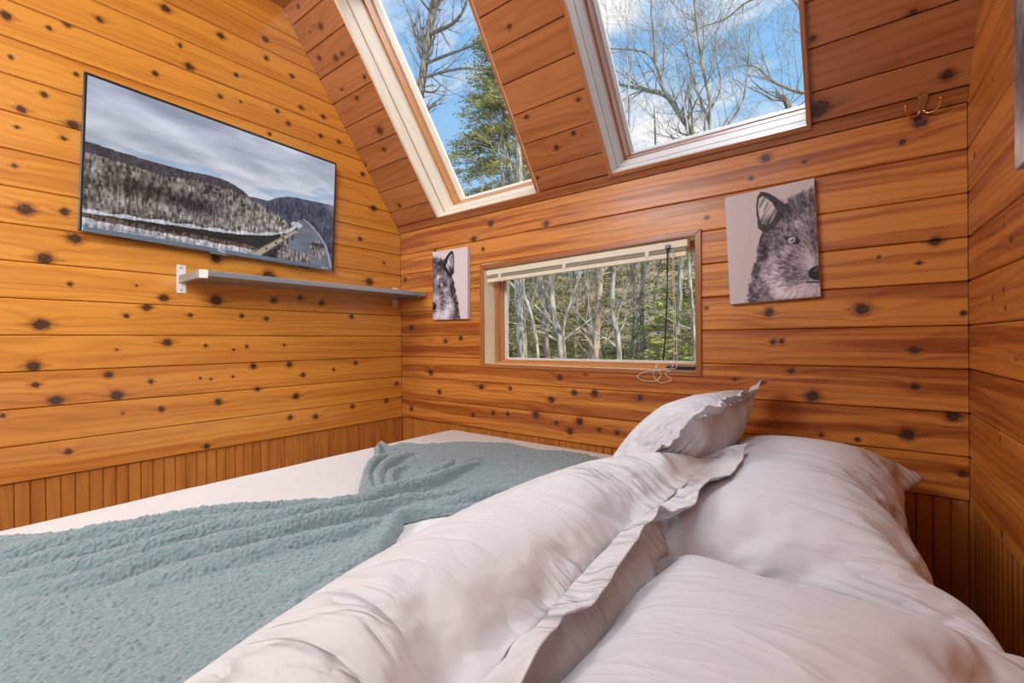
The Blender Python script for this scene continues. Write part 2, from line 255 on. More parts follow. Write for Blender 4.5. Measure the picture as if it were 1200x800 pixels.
PINE_B = wood('varnished_pine_back', (.66, .250, .044), (.31, .073, .012), (.16, .036, .008), tone=.30, coat=.15, rough=.42, band=.70, sharp=(.46, .58))  # same pine, weaker light put into the darker tone; heartwood bands are grain
PINE_C = wood('varnished_pine_ceiling', (.43, .158, .052), (.25, .068, .020), (.15, .038, .012), freq=24.)  # same pine again, the slope's lack of light put into its colour
BEAD = wood('beadboard_pine', (.53, .195, .035), (.31, .085, .014), (.2, .05, .01), tone=.14, freq=26.)
TRIMW = wood('stained_trim', (.42, .15, .045), (.25, .07, .02), (.13, .03, .01), freq=40.)
SASH = wood('sash_pine', (.62, .27, .075), (.45, .15, .035), (.2, .05, .01), freq=60.)
PALE = wood('pale_pine', (.76, .64, .50), (.66, .53, .39), (.45, .32, .22), rough=.5, coat=.0, freq=22., tone=.05)
PALEW = wood('cream_jamb_pine', (.92, .78, .55), (.84, .68, .45), (.45, .32, .22), rough=.5, coat=.0, freq=22., tone=.05)
PALEG = wood('greyish_pale_pine', (.54, .48, .43), (.43, .37, .33), (.35, .25, .2), rough=.55, coat=0., freq=22., tone=.05)  # duller, greyer tone than the other pale pine
BACKING = plain('dark_backing', (.06, .025, .01), .8)
PLAIN_WOOD = plain('plain_pine_wall', (.45, .20, .06), .5, bscale=6)
ROOFING = plain('roof_shingle', (.09, .085, .08), .9, bump=.4, bscale=30)
SILVER = plain('brushed_silver', (.36, .42, .48), .30, .6)
WHITEMET = plain('white_enamel', (.80, .76, .70), .4)
BRASS = plain('brass', (.78, .50, .20), .25, 1.)
BLACK = plain('black_plastic', (.012, .013, .015), .35)
BEZEL = plain('satin_bezel', (.14, .20, .26), .3, .3)
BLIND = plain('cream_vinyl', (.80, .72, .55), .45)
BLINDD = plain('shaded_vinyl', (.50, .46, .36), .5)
CORD = plain('cream_cord', (.75, .68, .55), .7)
DARKROD = plain('smoky_rod', (.05, .045, .04), .2)
def cloth(name, col, bump=.12, sheen=.15, sc=900.):
    m, t, b = mat(name); b.inputs['Roughness'].default_value = .75; b.inputs['Sheen Weight'].default_value = sheen; b.inputs['Specular IOR Level'].default_value = .25
    tc = N(t, 'ShaderNodeTexCoord'); n1 = N(t, 'ShaderNodeTexNoise', Scale=sc, Detail=2.0); LK(t, tc.outputs['Object'], n1.inputs['Vector'])
    n2 = N(t, 'ShaderNodeTexNoise', Scale=9., Detail=4.0, Distortion=.6); LK(t, tc.outputs['Object'], n2.inputs['Vector'])
    mx = N(t, 'ShaderNodeMixRGB'); mx.inputs[1].default_value = (*[c*.965 for c in col], 1); mx.inputs[2].default_value = (*col, 1); LK(t, n2.outputs['Fac'], mx.inputs[0]); LK(t, mx.outputs[0], b.inputs['Base Color'])
    ad = M_(t, 'ADD', M_(t, 'MULTIPLY', n1.outputs['Fac'], .12), n2.outputs['Fac'])
    bp = N(t, 'ShaderNodeBump', Strength=bump, Distance=.012); LK(t, ad, bp.inputs['Height']); LK(t, bp.outputs[0], b.inputs['Normal'])
    return m
COTTON = cloth('white_cotton', (.78, .76, .765))
COTTON_W = cloth('warm_white_cotton', (.75, .715, .69))
SHEET = cloth('white_sheet', (.74, .72, .715), .08)
PLUSH = cloth('sea_green_plush', (.215, .282, .290), .6, .5, 400.)
def glass():
    m = bpy.data.materials.new('window_glass'); m.use_nodes = True; t = m.node_tree; t.nodes.clear()
    tr = N(t, 'ShaderNodeBsdfTransparent'); gl = N(t, 'ShaderNodeBsdfGlossy', Roughness=.02); fr = N(t, 'ShaderNodeFresnel', IOR=1.25)
    mx = N(t, 'ShaderNodeMixShader'); LK(t, fr.outputs[0], mx.inputs[0]); LK(t, tr.outputs[0], mx.inputs[1]); LK(t, gl.outputs[0], mx.inputs[2])
    o = N(t, 'ShaderNodeOutputMaterial'); LK(t, mx.outputs[0], o.inputs[0]); return m
GLASS = glass()
def printed(name, emit=0., rough=.6):
    m, t, b = mat(name); a = N(t, 'ShaderNodeVertexColor', layer_name='print'); LK(t, a.outputs[0], b.inputs['Base Color']); b.inputs['Roughness'].default_value = rough
    if emit:
        LK(t, a.outputs[0], b.inputs['Emission Color']); b.inputs['Emission Strength'].default_value = emit
        b.inputs['Base Color'].default_value = (.01, .01, .01, 1); t.links.remove(b.inputs['Base Color'].links[0])
    return m
CANVAS = printed('canvas_print'); SCREEN = printed('lit_screen', .92, .12)

# ------------------------------------------------------------------ planks
def plank(parent, M, L, H, mat, knots=(), u0=None, vmax=None, t=.018, name='plank', base=(0, 0), rows=14, ch=.0032, gap=.0007, u_extra=()):
    """one board; M(u, v, depth) -> world, knots (u, v, r); u0(v) cuts the near end at a slant, vmax(u) notches the top"""
    gap = max(gap, .0011); us = {gap, L-gap, *u_extra}
    if u0:
        us |= set(np.linspace(0, .12, 5)[1:])
    for (ku, kv, r) in knots:
        for q in (-3.6, -2.4, -1.7, -1.2, -.8, -.4, 0, .4, .8, 1.2, 1.7, 2.4, 3.6): us.add(ku+q*r)
    us = sorted(x for x in us if gap <= x <= L-gap); us = [x for i, x in enumerate(us) if i == 0 or x-us[i-1] > .0012 or x == L-gap]
    nr = rows if knots else 2
    vs = [(gap, t), (gap, ch), (gap+ch, 0)]+[(gap+ch+(H-2*gap-2*ch)*i/nr, 0) for i in range(1, nr)]+[(H-gap-ch, 0), (H-gap, ch), (H-gap, t)]
    uu = [(us[0], t)]+[(x, 0) for x in us]+[(us[-1], t)]
    V = []; UV = []; KD = []
    for (u, du) in uu:
        for (v, dv) in vs:
            a = max(u, u0(v)) if u0 else u; b = min(v, vmax(a)) if vmax else v
            V.append(M(a+base[0], b+base[1], max(du, dv))); UV.append((a+base[0], b+base[1]))
            k = 5.
            for (ku, kv, r) in knots: k = min(k, math.hypot((a-ku)/(r*1.08), (b-kv)/r), math.hypot((a-ku)/(r*2.6), (b-kv)/(r*.42))+.30)
            KD.append(k)
    V = np.array(V); o = V.mean(0)
    me = mesh(name, V-o, grid_faces(len(uu), len(vs)), UV); fattr(me, 'kd', KD)
    ob = link(name, me, mat, parent); ob.location = o; return ob
def knots_in(K, ua, ub, va, vb):
    return [(u-ua, v-va, r) for (u, v, r) in K if ua-.01 < u < ub+.01 and va-r*.3 <= v < vb+r*.3]
def rnd_knots(L, H, n, rs=(.006, .015)):
    return [(random.uniform(.05, L-.05), random.uniform(.015, H-.015), random.uniform(*rs)) for _ in range(n)]
P = .12
KZ = 1.0883; SL = 1.385; SLL = math.hypot(1, SL); RA = .03336; WID = 2.40

# left wall (x = 0)
def left_M(u, v, d): return np.array((-d, -u, v+F))
def gable(M, d0, d1):
    top = F+KZ+1.165*SL/SLL+.1-F; prof = [(-.14, -F), (3.6, -F), (3.6, top), (.75, top), (-.14, KZ)]
    v = [M(u, z, d) for d in (d0, d1) for (u, z) in prof]; n = len(prof)
    return v, [tuple(range(n)), tuple(range(2*n-1, n-1, -1))]+[(i, i+n, (i+1) % n+n, (i+1) % n) for i in range(n)]
wl = struct(mk('wall_left', *gable(left_M, .0185, .16), BACKING))
for k in range(17):
    z0 = k*P
    K = knots_in(KNOTS_LEFT, 0, 1.7, z0, z0+P)+[(1.7+u, v, r) for (u, v, r) in rnd_knots(.9, P, 3)]
    cut = (lambda v, z0=z0: max(0., (z0+v-KZ)/SL)) if z0+P > KZ else None
    plank(wl, left_M, 2.7, P, PINE, K, base=(0, z0), u0=cut, u_extra=([max(0, (z0-KZ)/SL)+P/SL*i/4 for i in range(5)] if cut else ()))
def bl_M(u, v, d): return np.array((-.009-d, -u, v+F))
# strips run upright: swap the texture direction by building them with the long side as u
def upright(parent, M, u_a, u_b, w=.0365, h=F):
    n = int((u_b-u_a)/w); me0 = None
    for i in range(n):
        c = u_a+(i+.5)*w
        if me0 is None:
            vs = [(-w/2+.0006, .010), (-w/2+.0006, .003), (-w/2+.0036, 0), (w/2-.0036, 0), (w/2-.0006, .003), (w/2-.0006, .010)]
            p0 = M(0, 0, 0); du = M(1, 0, 0)-p0; dv = M(0, 1, 0)-p0; dd = M(0, 0, 1)-p0
            V = []; UV = []
            for z in (-h, -.002):
                for (a, d) in vs: V.append(du*a+dv*z+dd*d); UV.append((z, a))
            me0 = mesh('beadboard_strip', V, grid_faces(2, 6), UV); fattr(me0, 'kd', [5.]*12)
        o = link('beadboard_strip', me0, BEAD, parent); o.location = M(c, 0, 0)
upright(wl, bl_M, -.009, 2.0)

# back wall (y = 0)
hx0, hx1, hz0, hz1 = .640, 1.698, .320, .838
def back_M(u, v, d): return np.array((u, d, v+F))
mb = MB()
for (a, b, c, d) in ((-.15, hx0, 0, F+KZ+.35), (hx1, 2.62, 0, F+KZ+.35), (hx0, hx1, 0, F+hz0), (hx0, hx1, F+hz1, F+KZ+.35)):
    mb.box(a, b, .0185, .16, c, min(d, F+KZ-.005))
wb = struct(mb.build('wall_back', BACKING))
for k in range(9):
    z0 = k*P; H = P if k < 8 else KZ-8*P
    if 3 <= k <= 6:
        for (a, b) in ((0, hx0+.004), (hx1-.004, WID)):
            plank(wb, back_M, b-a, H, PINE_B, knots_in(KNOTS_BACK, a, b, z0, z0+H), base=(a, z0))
    else:
        K = knots_in(KNOTS_BACK, 0, WID, z0, z0+H); vm = None; ue = ()
        if k == 2: vm = lambda u: .0775 if hx0+.004 < u < hx1-.004 else 1.; ue = (hx0+.0035, hx0+.0055, hx1-.0055, hx1-.0035)
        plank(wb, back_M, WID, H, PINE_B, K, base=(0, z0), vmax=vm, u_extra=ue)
def bb_M(u, v, d): return np.array((u, .009+d, v+F))
upright(wb, bb_M, -.009, WID+.072)

# right wall, a little out of square
ct, st = math.cos(RA), math.sin(RA)
def right_M(u, v, d): return np.array((WID+u*st+d*ct, -u*ct+d*st, v+F))
wr = struct(mk('wall_right', *gable(right_M, .0185, .16), BACKING))
for k in range(17):
    z0 = k*P; cut = (lambda v, z0=z0: max(0., (z0+v-KZ)/SL)) if z0+P > KZ else None
    K = knots_in(KNOTS_RIGHT, 0, .6, z0, z0+P)+[(.75+u, v, r) for (u, v, r) in rnd_knots(1.6, P, 5)]
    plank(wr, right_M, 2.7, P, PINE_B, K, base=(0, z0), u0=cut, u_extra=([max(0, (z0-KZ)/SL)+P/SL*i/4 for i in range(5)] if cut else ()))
def br_M(u, v, d): return right_M(u, v, d+.009)
upright(wr, br_M, -.009, 1.6)

# front wall behind the camera, floor
wf = struct(mk('wall_front', *boxvf(-.16, 2.75, -3.75, -3.6, 0, 2.75), PLAIN_WOOD))
fl = struct(mk('floor', *boxvf(-.16, 2.75, -3.75, .16, -.12, 0), PLAIN_WOOD))

# sloping ceiling: roof_M(x, along the slope, outward)
def roof_M(x, a, d): return np.array((x, (-a+d*SL)/SLL, F+KZ+(a*SL+d)/SLL))
LX0, LX1, RX0, RX1 = .340, 1.012, 1.358, 2.048     # rough openings of the two roof windows
A0, A1, ATOP = .040, 1.10, 1.165
mb = MB()
def rbox(x0, x1, a0, a1, d0, d1):
    v, f = boxvf(x0, x1, a0, a1, d0, d1); mb.add([roof_M(*p) for p in v], f)
rbox(0., LX0, 0, ATOP, .0185, .24); rbox(LX1, RX0, 0, ATOP, .0185, .24); rbox(RX1, 2.45, 0, ATOP, .0185, .24)
for (a, b) in ((LX0, LX1), (RX0, RX1)): rbox(a, b, 0, A0-.018, .0185, .24); rbox(a, b, A1+.018, ATOP, .0185, .24)
mb.box(-.10, 2.60, .012, .24, F+KZ+.0005, F+KZ+.030)
mb.box(-.16, 2.75, -3.75, -ATOP/SLL+.02, F+KZ+ATOP*SL/SLL, F+KZ+ATOP*SL/SLL+.15)
ce = struct(mb.build('ceiling', PLAIN_WOOD))
rows = [A0]+[.13+.12*k for k in range(9)]
for i, a0 in enumerate(rows):
    a1 = rows[i+1] if i+1 < len(rows) else ATOP
    for (x0, x1) in ((0, LX0), (LX1, RX0), (RX1, 2.44)):
        def Mc(u, v, d): return roof_M(u, v, d)
        K = knots_in(KNOTS_CEIL, x0, x1, a0, a1)
        if x1-x0 > .2 and a0 > .7: K += [(u, v, r) for (u, v, r) in rnd_knots(x1-x0, a1-a0, 1)]
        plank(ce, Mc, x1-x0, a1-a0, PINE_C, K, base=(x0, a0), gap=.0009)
def roof_cbox(name, x0, x1, a0, a1, d0, d1, m, par, c=.0015): return cbox(name, (x0, a0, d0), (x1, a1, d1), m, par, c, roof_M)
tr = struct(roof_cbox('trim_1', 0.002, 2.40, .001, .0385, -.006, .0185, TRIMW, None))

# roof windows
def roof_window(name, x0, x1, pal, casing):
    g = empty(name); struct(g); g.location = roof_M((x0+x1)/2, A0, .1)
    inv = g.location.copy()
    def M(x, a, d): return roof_M(x, a, d)-np.array(inv)
    def rb(nm, xa, xb, aa, ab, da, db, m, c=.0012): return cbox(nm, (xa, aa, da), (xb, ab, db), m, g, c, M)
    t = .015; s0 = A0+.004
    # lining boards with a groove between the inner and the outer one
    for (da, db) in ((-.002, .053), (.062, .150)):
        rb('lining_board', x0-t, x0, s0-t, A1+t, da, db, pal); rb('lining_board', x1, x1+t, s0-t, A1+t, da, db, pal)
        rb('lining_board', x0, x1, s0-t, s0, da, db, pal); rb('lining_board', x0, x1, A1, A1+t, da, db, pal)
    for (xa, xb) in ((x0-t, x0-t+.004), (x1+t-.004, x1+t)): rb('groove_strip', xa+.004, xb+.004 if xa < x0 else xb-.004, s0, A1, .0535, .0615, TRIMW, 0)
    w = .008                                          # sash: orange stile, then a pale stop holding the pane
    for (xa, xb, aa, ab) in ((x0-t, x0+w, s0-t, A1+t), (x1-w, x1+t, s0-t, A1+t), (x0+w, x1-w, s0-t, s0+.002), (x0+w, x1-w, A1-w, A1+t)):
        rb('sash_rail', xa, xb, aa, ab, .1515, .198, SASH if not casing else TRIMW)
    w = .012
    for (xa, xb, aa, ab) in ((x0-t, x0+w, s0-t, A1+t), (x1-w, x1+t, s0-t, A1+t), (x0+w, x1-w, s0-t, s0+.006), (x0+w, x1-w, A1-w, A1+t)):
        rb('glazing_stop', xa, xb, aa, ab, .200, .250, pal)
    rb('pane', x0-.01, x1+.01, s0-.01, A1+.01, .238, .242, GLASS, 0)
    c0 = casing or .012; pr = -.016 if casing else -.004
    rb('casing', x1+.0005, x1+.013, s0-.004, A1+.01, pr, .017, TRIMW)
    if casing:
        rb('casing', x0-.013, x0-.0005, s0-.014, A1+.01, pr, .017, TRIMW)
        rb('casing', x0-.013, x1+.013, s0-.016, s0-.0005, pr+.004, .017, TRIMW)
    return g
roof_window('window_2', .355, .998, PALE, 0)
roof_window('window_3', 1.372, 2.034, PALEG, 1)

# ------------------------------------------------------------------ the wall window with its blind
w1 = struct(empty('window_1', loc=(1.17, 0, F+.57))); wo_ = np.array(w1.location)
def wprism(name, quad, y0, y1, m, par=w1):
    q = [(x, z+F) for (x, z) in quad]; V = [np.array((x, y, z))-wo_ for y in (y0, y1) for (x, z) in q]
    f = [(0, 1, 2, 3), (7, 6, 5, 4)]+[(i, i+4, (i+1) % 4+4, (i+1) % 4) for i in range(4)]
    d = np.array(q[1])-np.array(q[0]); d = d/np.hypot(*d)
    uv = [(x*d[0]+z*d[1], -x*d[1]+z*d[0]+y) for y in (y0, y1) for (x, z) in q]
    o = mk(name, V, f, m, par, False, uv)
    bv = o.modifiers.new('edge', 'BEVEL'); bv.width = .0015; bv.segments = 1; return o
O = [(.632, .832), (1.708, .850), (1.706, .312), (.632, .315)]
I = [(.657, .808), (1.686, .828), (1.686, .3285), (.657, .333)]
def ring(name, O, I, y0, y1, ms):
    for i in range(4):
        j = (i+1) % 4; wprism(name, [O[i], O[j], I[j], I[i]], y0, y1, ms[i] if isinstance(ms, list) else ms)
ring('casing', O, I, -.009, .0005, TRIMW)
J = [(.640, .838), (1.698, .838), (1.698, .320), (.640, .320)]
ring('jamb_board', J, I, .001, .082, PALEW)
I2 = [(.668, .815), (1.676, .815), (1.676, .343), (.668, .343)]
ring('sash_rail', J, I2, .083, .112, SASH)
I3 = [(.675, .808), (1.670, .808), (1.670, .350), (.675, .350)]
ring('inner_sash', J, I3, .113, .140, SASH)
I4 = [(.688, .797), (1.658, .797), (1.658, .360), (.688, .360)]
ring('glazing_stop', J, I4, .141, .158, WHITEMET)
wprism('pane', J, .1485, .1515, GLASS)

bl = empty('window_blind', 'cream mini blind drawn up under the top of the small window', 'blind', (1.165, .03, F+.80))
def bpart(name, x0, x1, z0, z1, y0, y1, m, par=bl, tilt=.019, c=.002):
    lo = np.array((x0, y0, z0)); hi = np.array((x1, y1, z1)); v, f = cboxvf(tuple(hi-lo), c); v = np.array(v)+(lo+hi)/2
    v[:, 2] += (v[:, 0]-1.165)*tilt; v[:, 2] += F
    return mk(name, v-np.array(bl.location), f, m, par)
bpart('headrail', .662, 1.655, .787, .815, .008, .036, BLIND)
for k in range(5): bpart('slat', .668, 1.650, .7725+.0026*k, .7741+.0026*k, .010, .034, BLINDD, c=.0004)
bpart('bottom_rail', .668, 1.650, .752, .7705, .010, .034, BLIND, c=.003)
for x in (.75, 1.12, 1.50): bpart('ladder_clip', x-.008, x+.008, .764, .788, .0065, .0095, BLIND, c=.001)
mb = MB(); L0 = np.array(bl.location)
mb.tube([np.array((1.583, .002, F+.80))-L0, np.array((1.581, .000, F+.64))-L0, np.array((1.570, .006, F+.45))-L0, np.array((1.560, .008, F+.37))-L0], [.0032, .003, .003, .0036], 8)
w_ = mb.build('tilt_wand', DARKROD, bl, True)
mb = MB(); mb.box(1.575-L0[0], 1.592-L0[0], -.004-L0[1], .010-L0[1], F+.795-L0[2], F+.808-L0[2]); mb.build('wand_hook', DARKROD, bl)
mb = MB()
for (x, pts) in ((0, [(1.600, .004, .79), (1.603, .004, .55), (1.600, .01, .36), (1.575, -.004, .336), (1.54, -.012, .328), (1.50, -.014, .322), (1.465, -.0135, .305), (1.49, -.0125, .288), (1.54, -.0125, .290), (1.56, -.013, .315), (1.545, -.010, .334)]),
                 (1, [(1.606, .004, .79), (1.61, .004, .55), (1.612, .01, .36), (1.60, -.004, .336), (1.575, -.012, .318), (1.60, -.0125, .296), (1.56, -.0125, .283), (1.535, -.0125, .300), (1.53, -.012, .322), (1.54, -.008, .334)])):
    mb.tube([np.array((p[0], p[1], p[2]+F))-L0 for p in smoothpath(pts, 5)], .0014, 6)
mb.build('lift_cord', CORD, bl, True)
mb = MB(); mb.tube([np.array((1.541, -.008, F+.335))-L0, np.array((1.541, -.009, F+.352))-L0], [.006, .003], 8); mb.build('cord_tassel', CORD, bl, True)
rem = empty('bar_latch', 'small black plastic bar lying at the right end of the window sill', 'bar', (1.625, .03, F+.332))
o = cbox('body', (-.052, -.012, 0), (.052, .012, .016), BLACK, rem, .003)
o = cbox('end_cap', (-.058, -.009, .002), (-.0525, .009, .013), BLACK, rem, .001)

# ------------------------------------------------------------------ television
tv = empty('television', 'flat black-framed television on the plank wall showing a snowy river valley', 'television')
TC = np.array((.056, -.930, F+1.096)); rot = Matrix.Rotation(-.033, 4, 'X') @ Matrix.Rotation(math.radians(1.0), 4, 'Y')
tv.matrix_world = Matrix.Translation(TC) @ rot
TW, TH = .945, .548
def tvb(name, y0, y1, z0, z1, x0, x1, m, c=.002): return cbox(name, (x0, y0, z0), (x1, y1, z1), m, tv, c)
tvb('back_cover', -TW/2+.004, TW/2-.004, -TH/2+.004, TH/2-.004, -.030, -.004, BLACK, .006)
tvb('mount_plate', -.14, .14, -.11, .11, -.054, -.031, BLACK, .002)
tvb('bezel', -TW/2, TW/2, TH/2-.009, TH/2, -.012, .004, BLACK)
tvb('bezel', -TW/2, -TW/2+.0088, -TH/2, TH/2-.009, -.012, .004, BLACK)
tvb('bezel', TW/2-.007, TW/2, -TH/2, TH/2-.009, -.012, .004, BLACK)
bz = tvb('bottom_bezel', -TW/2+.009, TW/2-.007, -TH/2, -TH/2+.018, -.012, .0045, BEZEL)
bz['label'] = 'wider steel blue bezel strip along the bottom edge'
tvb('sensor_bar', -.075, -.01, -TH/2-.006, -TH/2-.0005, -.008, .002, SILVER, .0015)
tvb('foot_socket', .30, .35, -TH/2-.005, -TH/2-.0005, -.010, .001, BLACK, .0015)
def text(name, body, size, loc, parent, m):
    c = bpy.data.curves.new(name, 'FONT'); c.body = body; c.size = size; c.extrude = .0003; c.align_x = 'CENTER'; c.align_y = 'CENTER'
    t = bpy.data.objects.new(name, c); COL.objects.link(t); bpy.context.view_layer.update()
    dg = bpy.context.evaluated_depsgraph_get(); me = bpy.data.meshes.new_from_object(t.evaluated_get(dg)); bpy.data.objects.remove(t)
    v = np.array([p.co for p in me.vertices]); f = [list(p.vertices) for p in me.polygons]
    V = np.stack([v[:, 2]+loc[0], v[:, 0]+loc[1], v[:, 1]+loc[2]], 1)
    return mk(name, V, f, m, parent)
LETTER = plain('white_lettering', (.85, .87, .9), .5)
text('logo_lettering', 'TCL', .017, (.0048, -.035, -TH/2+.009), bz, LETTER)
text('small_lettering', 'Roku TV', .010, (.0048, .425, -TH/2+.009), bz, LETTER)
def paint_tv(Wp=380, Hp=216):
    v, u = np.mgrid[0:Hp, 0:Wp]; u = (u+.5)/Wp; v = (v+.5)/Hp
    def col(r, g, b): return np.array([r, g, b], float)
    cl = fbm(u*3.2+v*1.1, v*7-u*.8, 3, 5); c2 = fbm(u*8, v*16, 9, 4)
    sky = col(166, 174, 194)+(v[..., None]*1.5)*col(40, 38, 25)
    sky = sky+((cl-.5)*120)[..., None]*col(1, .96, .86)+((c2-.5)*26)[..., None]
    bl_ = sst(.5, .36, fbm(u*4+3, v*9, 21, 3))*sst(.12, .3, v)*sst(.54, .42, v); sky = sky*(1-.45*bl_[..., None])+col(120, 160, 205)*.45*bl_[..., None]
    im = sky
    # far ridge, left hill, right hill
    hx = np.array([0, .08, .2, .33, .42, .47, .50, .53, .56, .60, .655, .69, .745, .83, .92, 1.0])
    h1 = np.interp(u, hx, [.435, .442, .452, .448, .435, .44, .455, .475, .505, .56, .62, .66, .73, .9, 1.2, 1.4])
    h1b = np.interp(u, [0, .25, .34, .5, .62, .70, .75, .8, .9, 1], [.50, .53, .50, .50, .56, .60, .66, .74, 1.1, 1.3])
    h2 = np.interp(u, [.5, .6, .655, .70, .745, .80, .87, .94, 1], [.53, .515, .515, .465, .435, .418, .412, .402, .395])
    tex = fbm(u*95, v*62, 5, 3); str_ = vn(u*170, v*26, 14); tex = .5*tex+.5*str_
    patch = fbm(u*6, v*9, 30, 4); ed = fbm(u*40, v*3, 31, 3)*.012
    rh = (v > h2+ed*.6); cR = col(58, 66, 84)+((tex-.5)*90)[..., None]+sst(.45, .8, patch)[..., None]*30+sst(.1, 0, v-h2)[..., None]*14
    im = np.where(rh[..., None], cR, im)
    f1 = (v > h1+ed*.5); cA = col(66, 64, 70)+((tex-.5)*60)[..., None]+(sst(.35, .7, patch)*sst(.35, .5, u)*55)[..., None]
    im = np.where(f1[..., None], cA, im)
    f2 = (v > h1b+ed) & (u < .83); cB = col(112, 106, 102)+((tex-.5)*215)[..., None]+((patch-.5)*110)[..., None]
    dk = np.exp(-((u-.36)/.10)**2-((v-.70)/.07)**2)+.7*np.exp(-((u-.17)/.1)**2-((v-.66)/.06)**2); cB = cB*(1-.62*np.clip(dk, 0, 1))[..., None]
    im = np.where(f2[..., None], cB, im)
    # shore, dark river to the left, near bank
    shore = np.interp(u, [0, .3, .5, .62, .70, .76, .80, .83], [.90, .87, .85, .82, .785, .735, .68, .63])
    im = np.where((np.abs(v-shore) < .012+.006*np.sin(u*60))[..., None] & (u < .83)[..., None], col(190, 192, 200)+((tex-.5)*120)[..., None], im)
    riv = (v > shore+.012) & (u < .72); im = np.where(riv[..., None], col(34, 37, 36)+((vn(u*30, v*90, 8)-.5)*14)[..., None], im)
    nb = np.interp(u, [0, .2, .4, .6, .66], [.945, .95, .955, .96, 1.05])+.012*(vn(u*45, v*0, 44)-.5)
    im = np.where((v > nb-.035)[..., None] & (u < .62)[..., None] & (tex > .42)[..., None], col(92, 76, 66)+((tex-.5)*80)[..., None], im)
    im = np.where((v > nb)[..., None] & (u < .62)[..., None], col(168, 166, 172)+((tex-.5)*190)[..., None], im)
    # right river bend
    rl = np.interp(v, [.62, .68, .74, .80, .88, 1.], [.80, .815, .79, .76, .755, .72]); rr = np.interp(v, [.58, .64, .72, .80, .9, 1.], [.80, .86, .91, .945, .965, .98])
    rv = (u > rl) & (u < rr) & (v > .615); im = np.where(rv[..., None], col(104, 112, 124)+((vn(u*14, v*40, 12)-.5)*22)[..., None], im)
    e = ((u-.915)/.045)**2+((v-.86)/.085)**2; im = np.where((e < 1)[..., None], col(120, 118, 124)+((tex-.5)*230)[..., None], im)
    im = np.where(((e < 1) & (v > .79-.0*u) & (v < .83))[..., None], col(70, 62, 62)+((tex-.5)*90)[..., None], im)
    e2 = ((u-.79)/.09)**2+((v-.965)/.07)**2; im = np.where((e2 < 1)[..., None], col(110, 104, 104)+((tex-.5)*220)[..., None], im)
    e3 = np.abs(u-rr-.012) < .007; im = np.where((e3 & (v > .6))[..., None], col(150, 154, 166), im)
    im = np.where((np.hypot((u-.80)/.03, (v-.67)/.03) < 1)[..., None] & (tex > .45)[..., None], col(190, 192, 198), im)
    # road bridge
    t = np.clip((u-.60)/(.79-.60), 0, 1); bc = 1.01+(0.735-1.01)*t; bw = .038-.020*t
    br = (np.abs(v-bc) < bw) & (u > .59) & (u < .80); im = np.where(br[..., None], col(168, 160, 142), im)
    im = np.where(((np.abs(np.abs(v-bc)-bw*.86) < .006) & (u > .59) & (u < .80))[..., None], col(120, 112, 98), im)
    sh = (v-bc > bw) & (v-bc < bw+.045) & (u > .61) & (u < .79) & (np.sin(u*260) > .1); im = np.where(sh[..., None], col(52, 54, 56), im)
    for cu in (.655, .70, .735):
        cv = 1.01+(0.735-1.01)*(cu-.60)/.19; im = np.where(((np.abs(u-cu) < .005) & (np.abs(v-cv) < .009))[..., None], col(40, 42, 46), im)
    return lin(np.clip(im, 4, 250))
def print_grid(name, img, M, m, parent):
    Hp, Wp, _ = img.shape; V = [M(i/(Wp-1), j/(Hp-1)) for j in range(Hp) for i in range(Wp)]
    me = mesh(name, V, grid_faces(Hp, Wp)[:, ::-1]); cattr(me, 'print', img.reshape(-1, 3)); return link(name, me, m, parent)
a_, b_ = -TW/2+.009, TW/2-.007; c_, d_ = TH/2-.009, -TH/2+.018
print_grid('screen', paint_tv(), lambda u, v: (.0015, a_+(b_-a_)*u, c_+(d_-c_)*v), SCREEN, tv)

# ------------------------------------------------------------------ shelf
sh = empty('wall_shelf', 'narrow grey metal-edged shelf on two brackets under the television', 'shelf', (0, -.56, F+.70)); S0 = np.array(sh.location)
def sp(name, lo, hi, m, par=sh, c=.0015): return cbox(name, np.array(lo)-S0+np.array((0, 0, F)), np.array(hi)-S0+np.array((0, 0, F)), m, par, c)
sp('board', (.004, -1.083, .700), (.233, -.012, .721), SILVER)
for y in (-1.10, -.045):
    m1 = SILVER
    br = sp('bracket_arm', (.004, y-.010, .692), (.224, y+.006, .6985) if y > -1 else (.224, y+.010, .721), m1)
    pl = sp('bracket_plate', (.0005, y-.016, .651), (.004, y+.016, .764), WHITEMET, c=.001)
    for z in (.663, .752):
        mb = MB(); mb.tube([np.array((.004, y, z+F))-S0, np.array((.0056, y, z+F))-S0], [.0045, .0035], 10); mb.build('screw', SILVER, pl)
    if y < -1: sp('bracket_cap', (.2245, y-.0105, .691), (.236, y+.0165, .7225), WHITEMET)

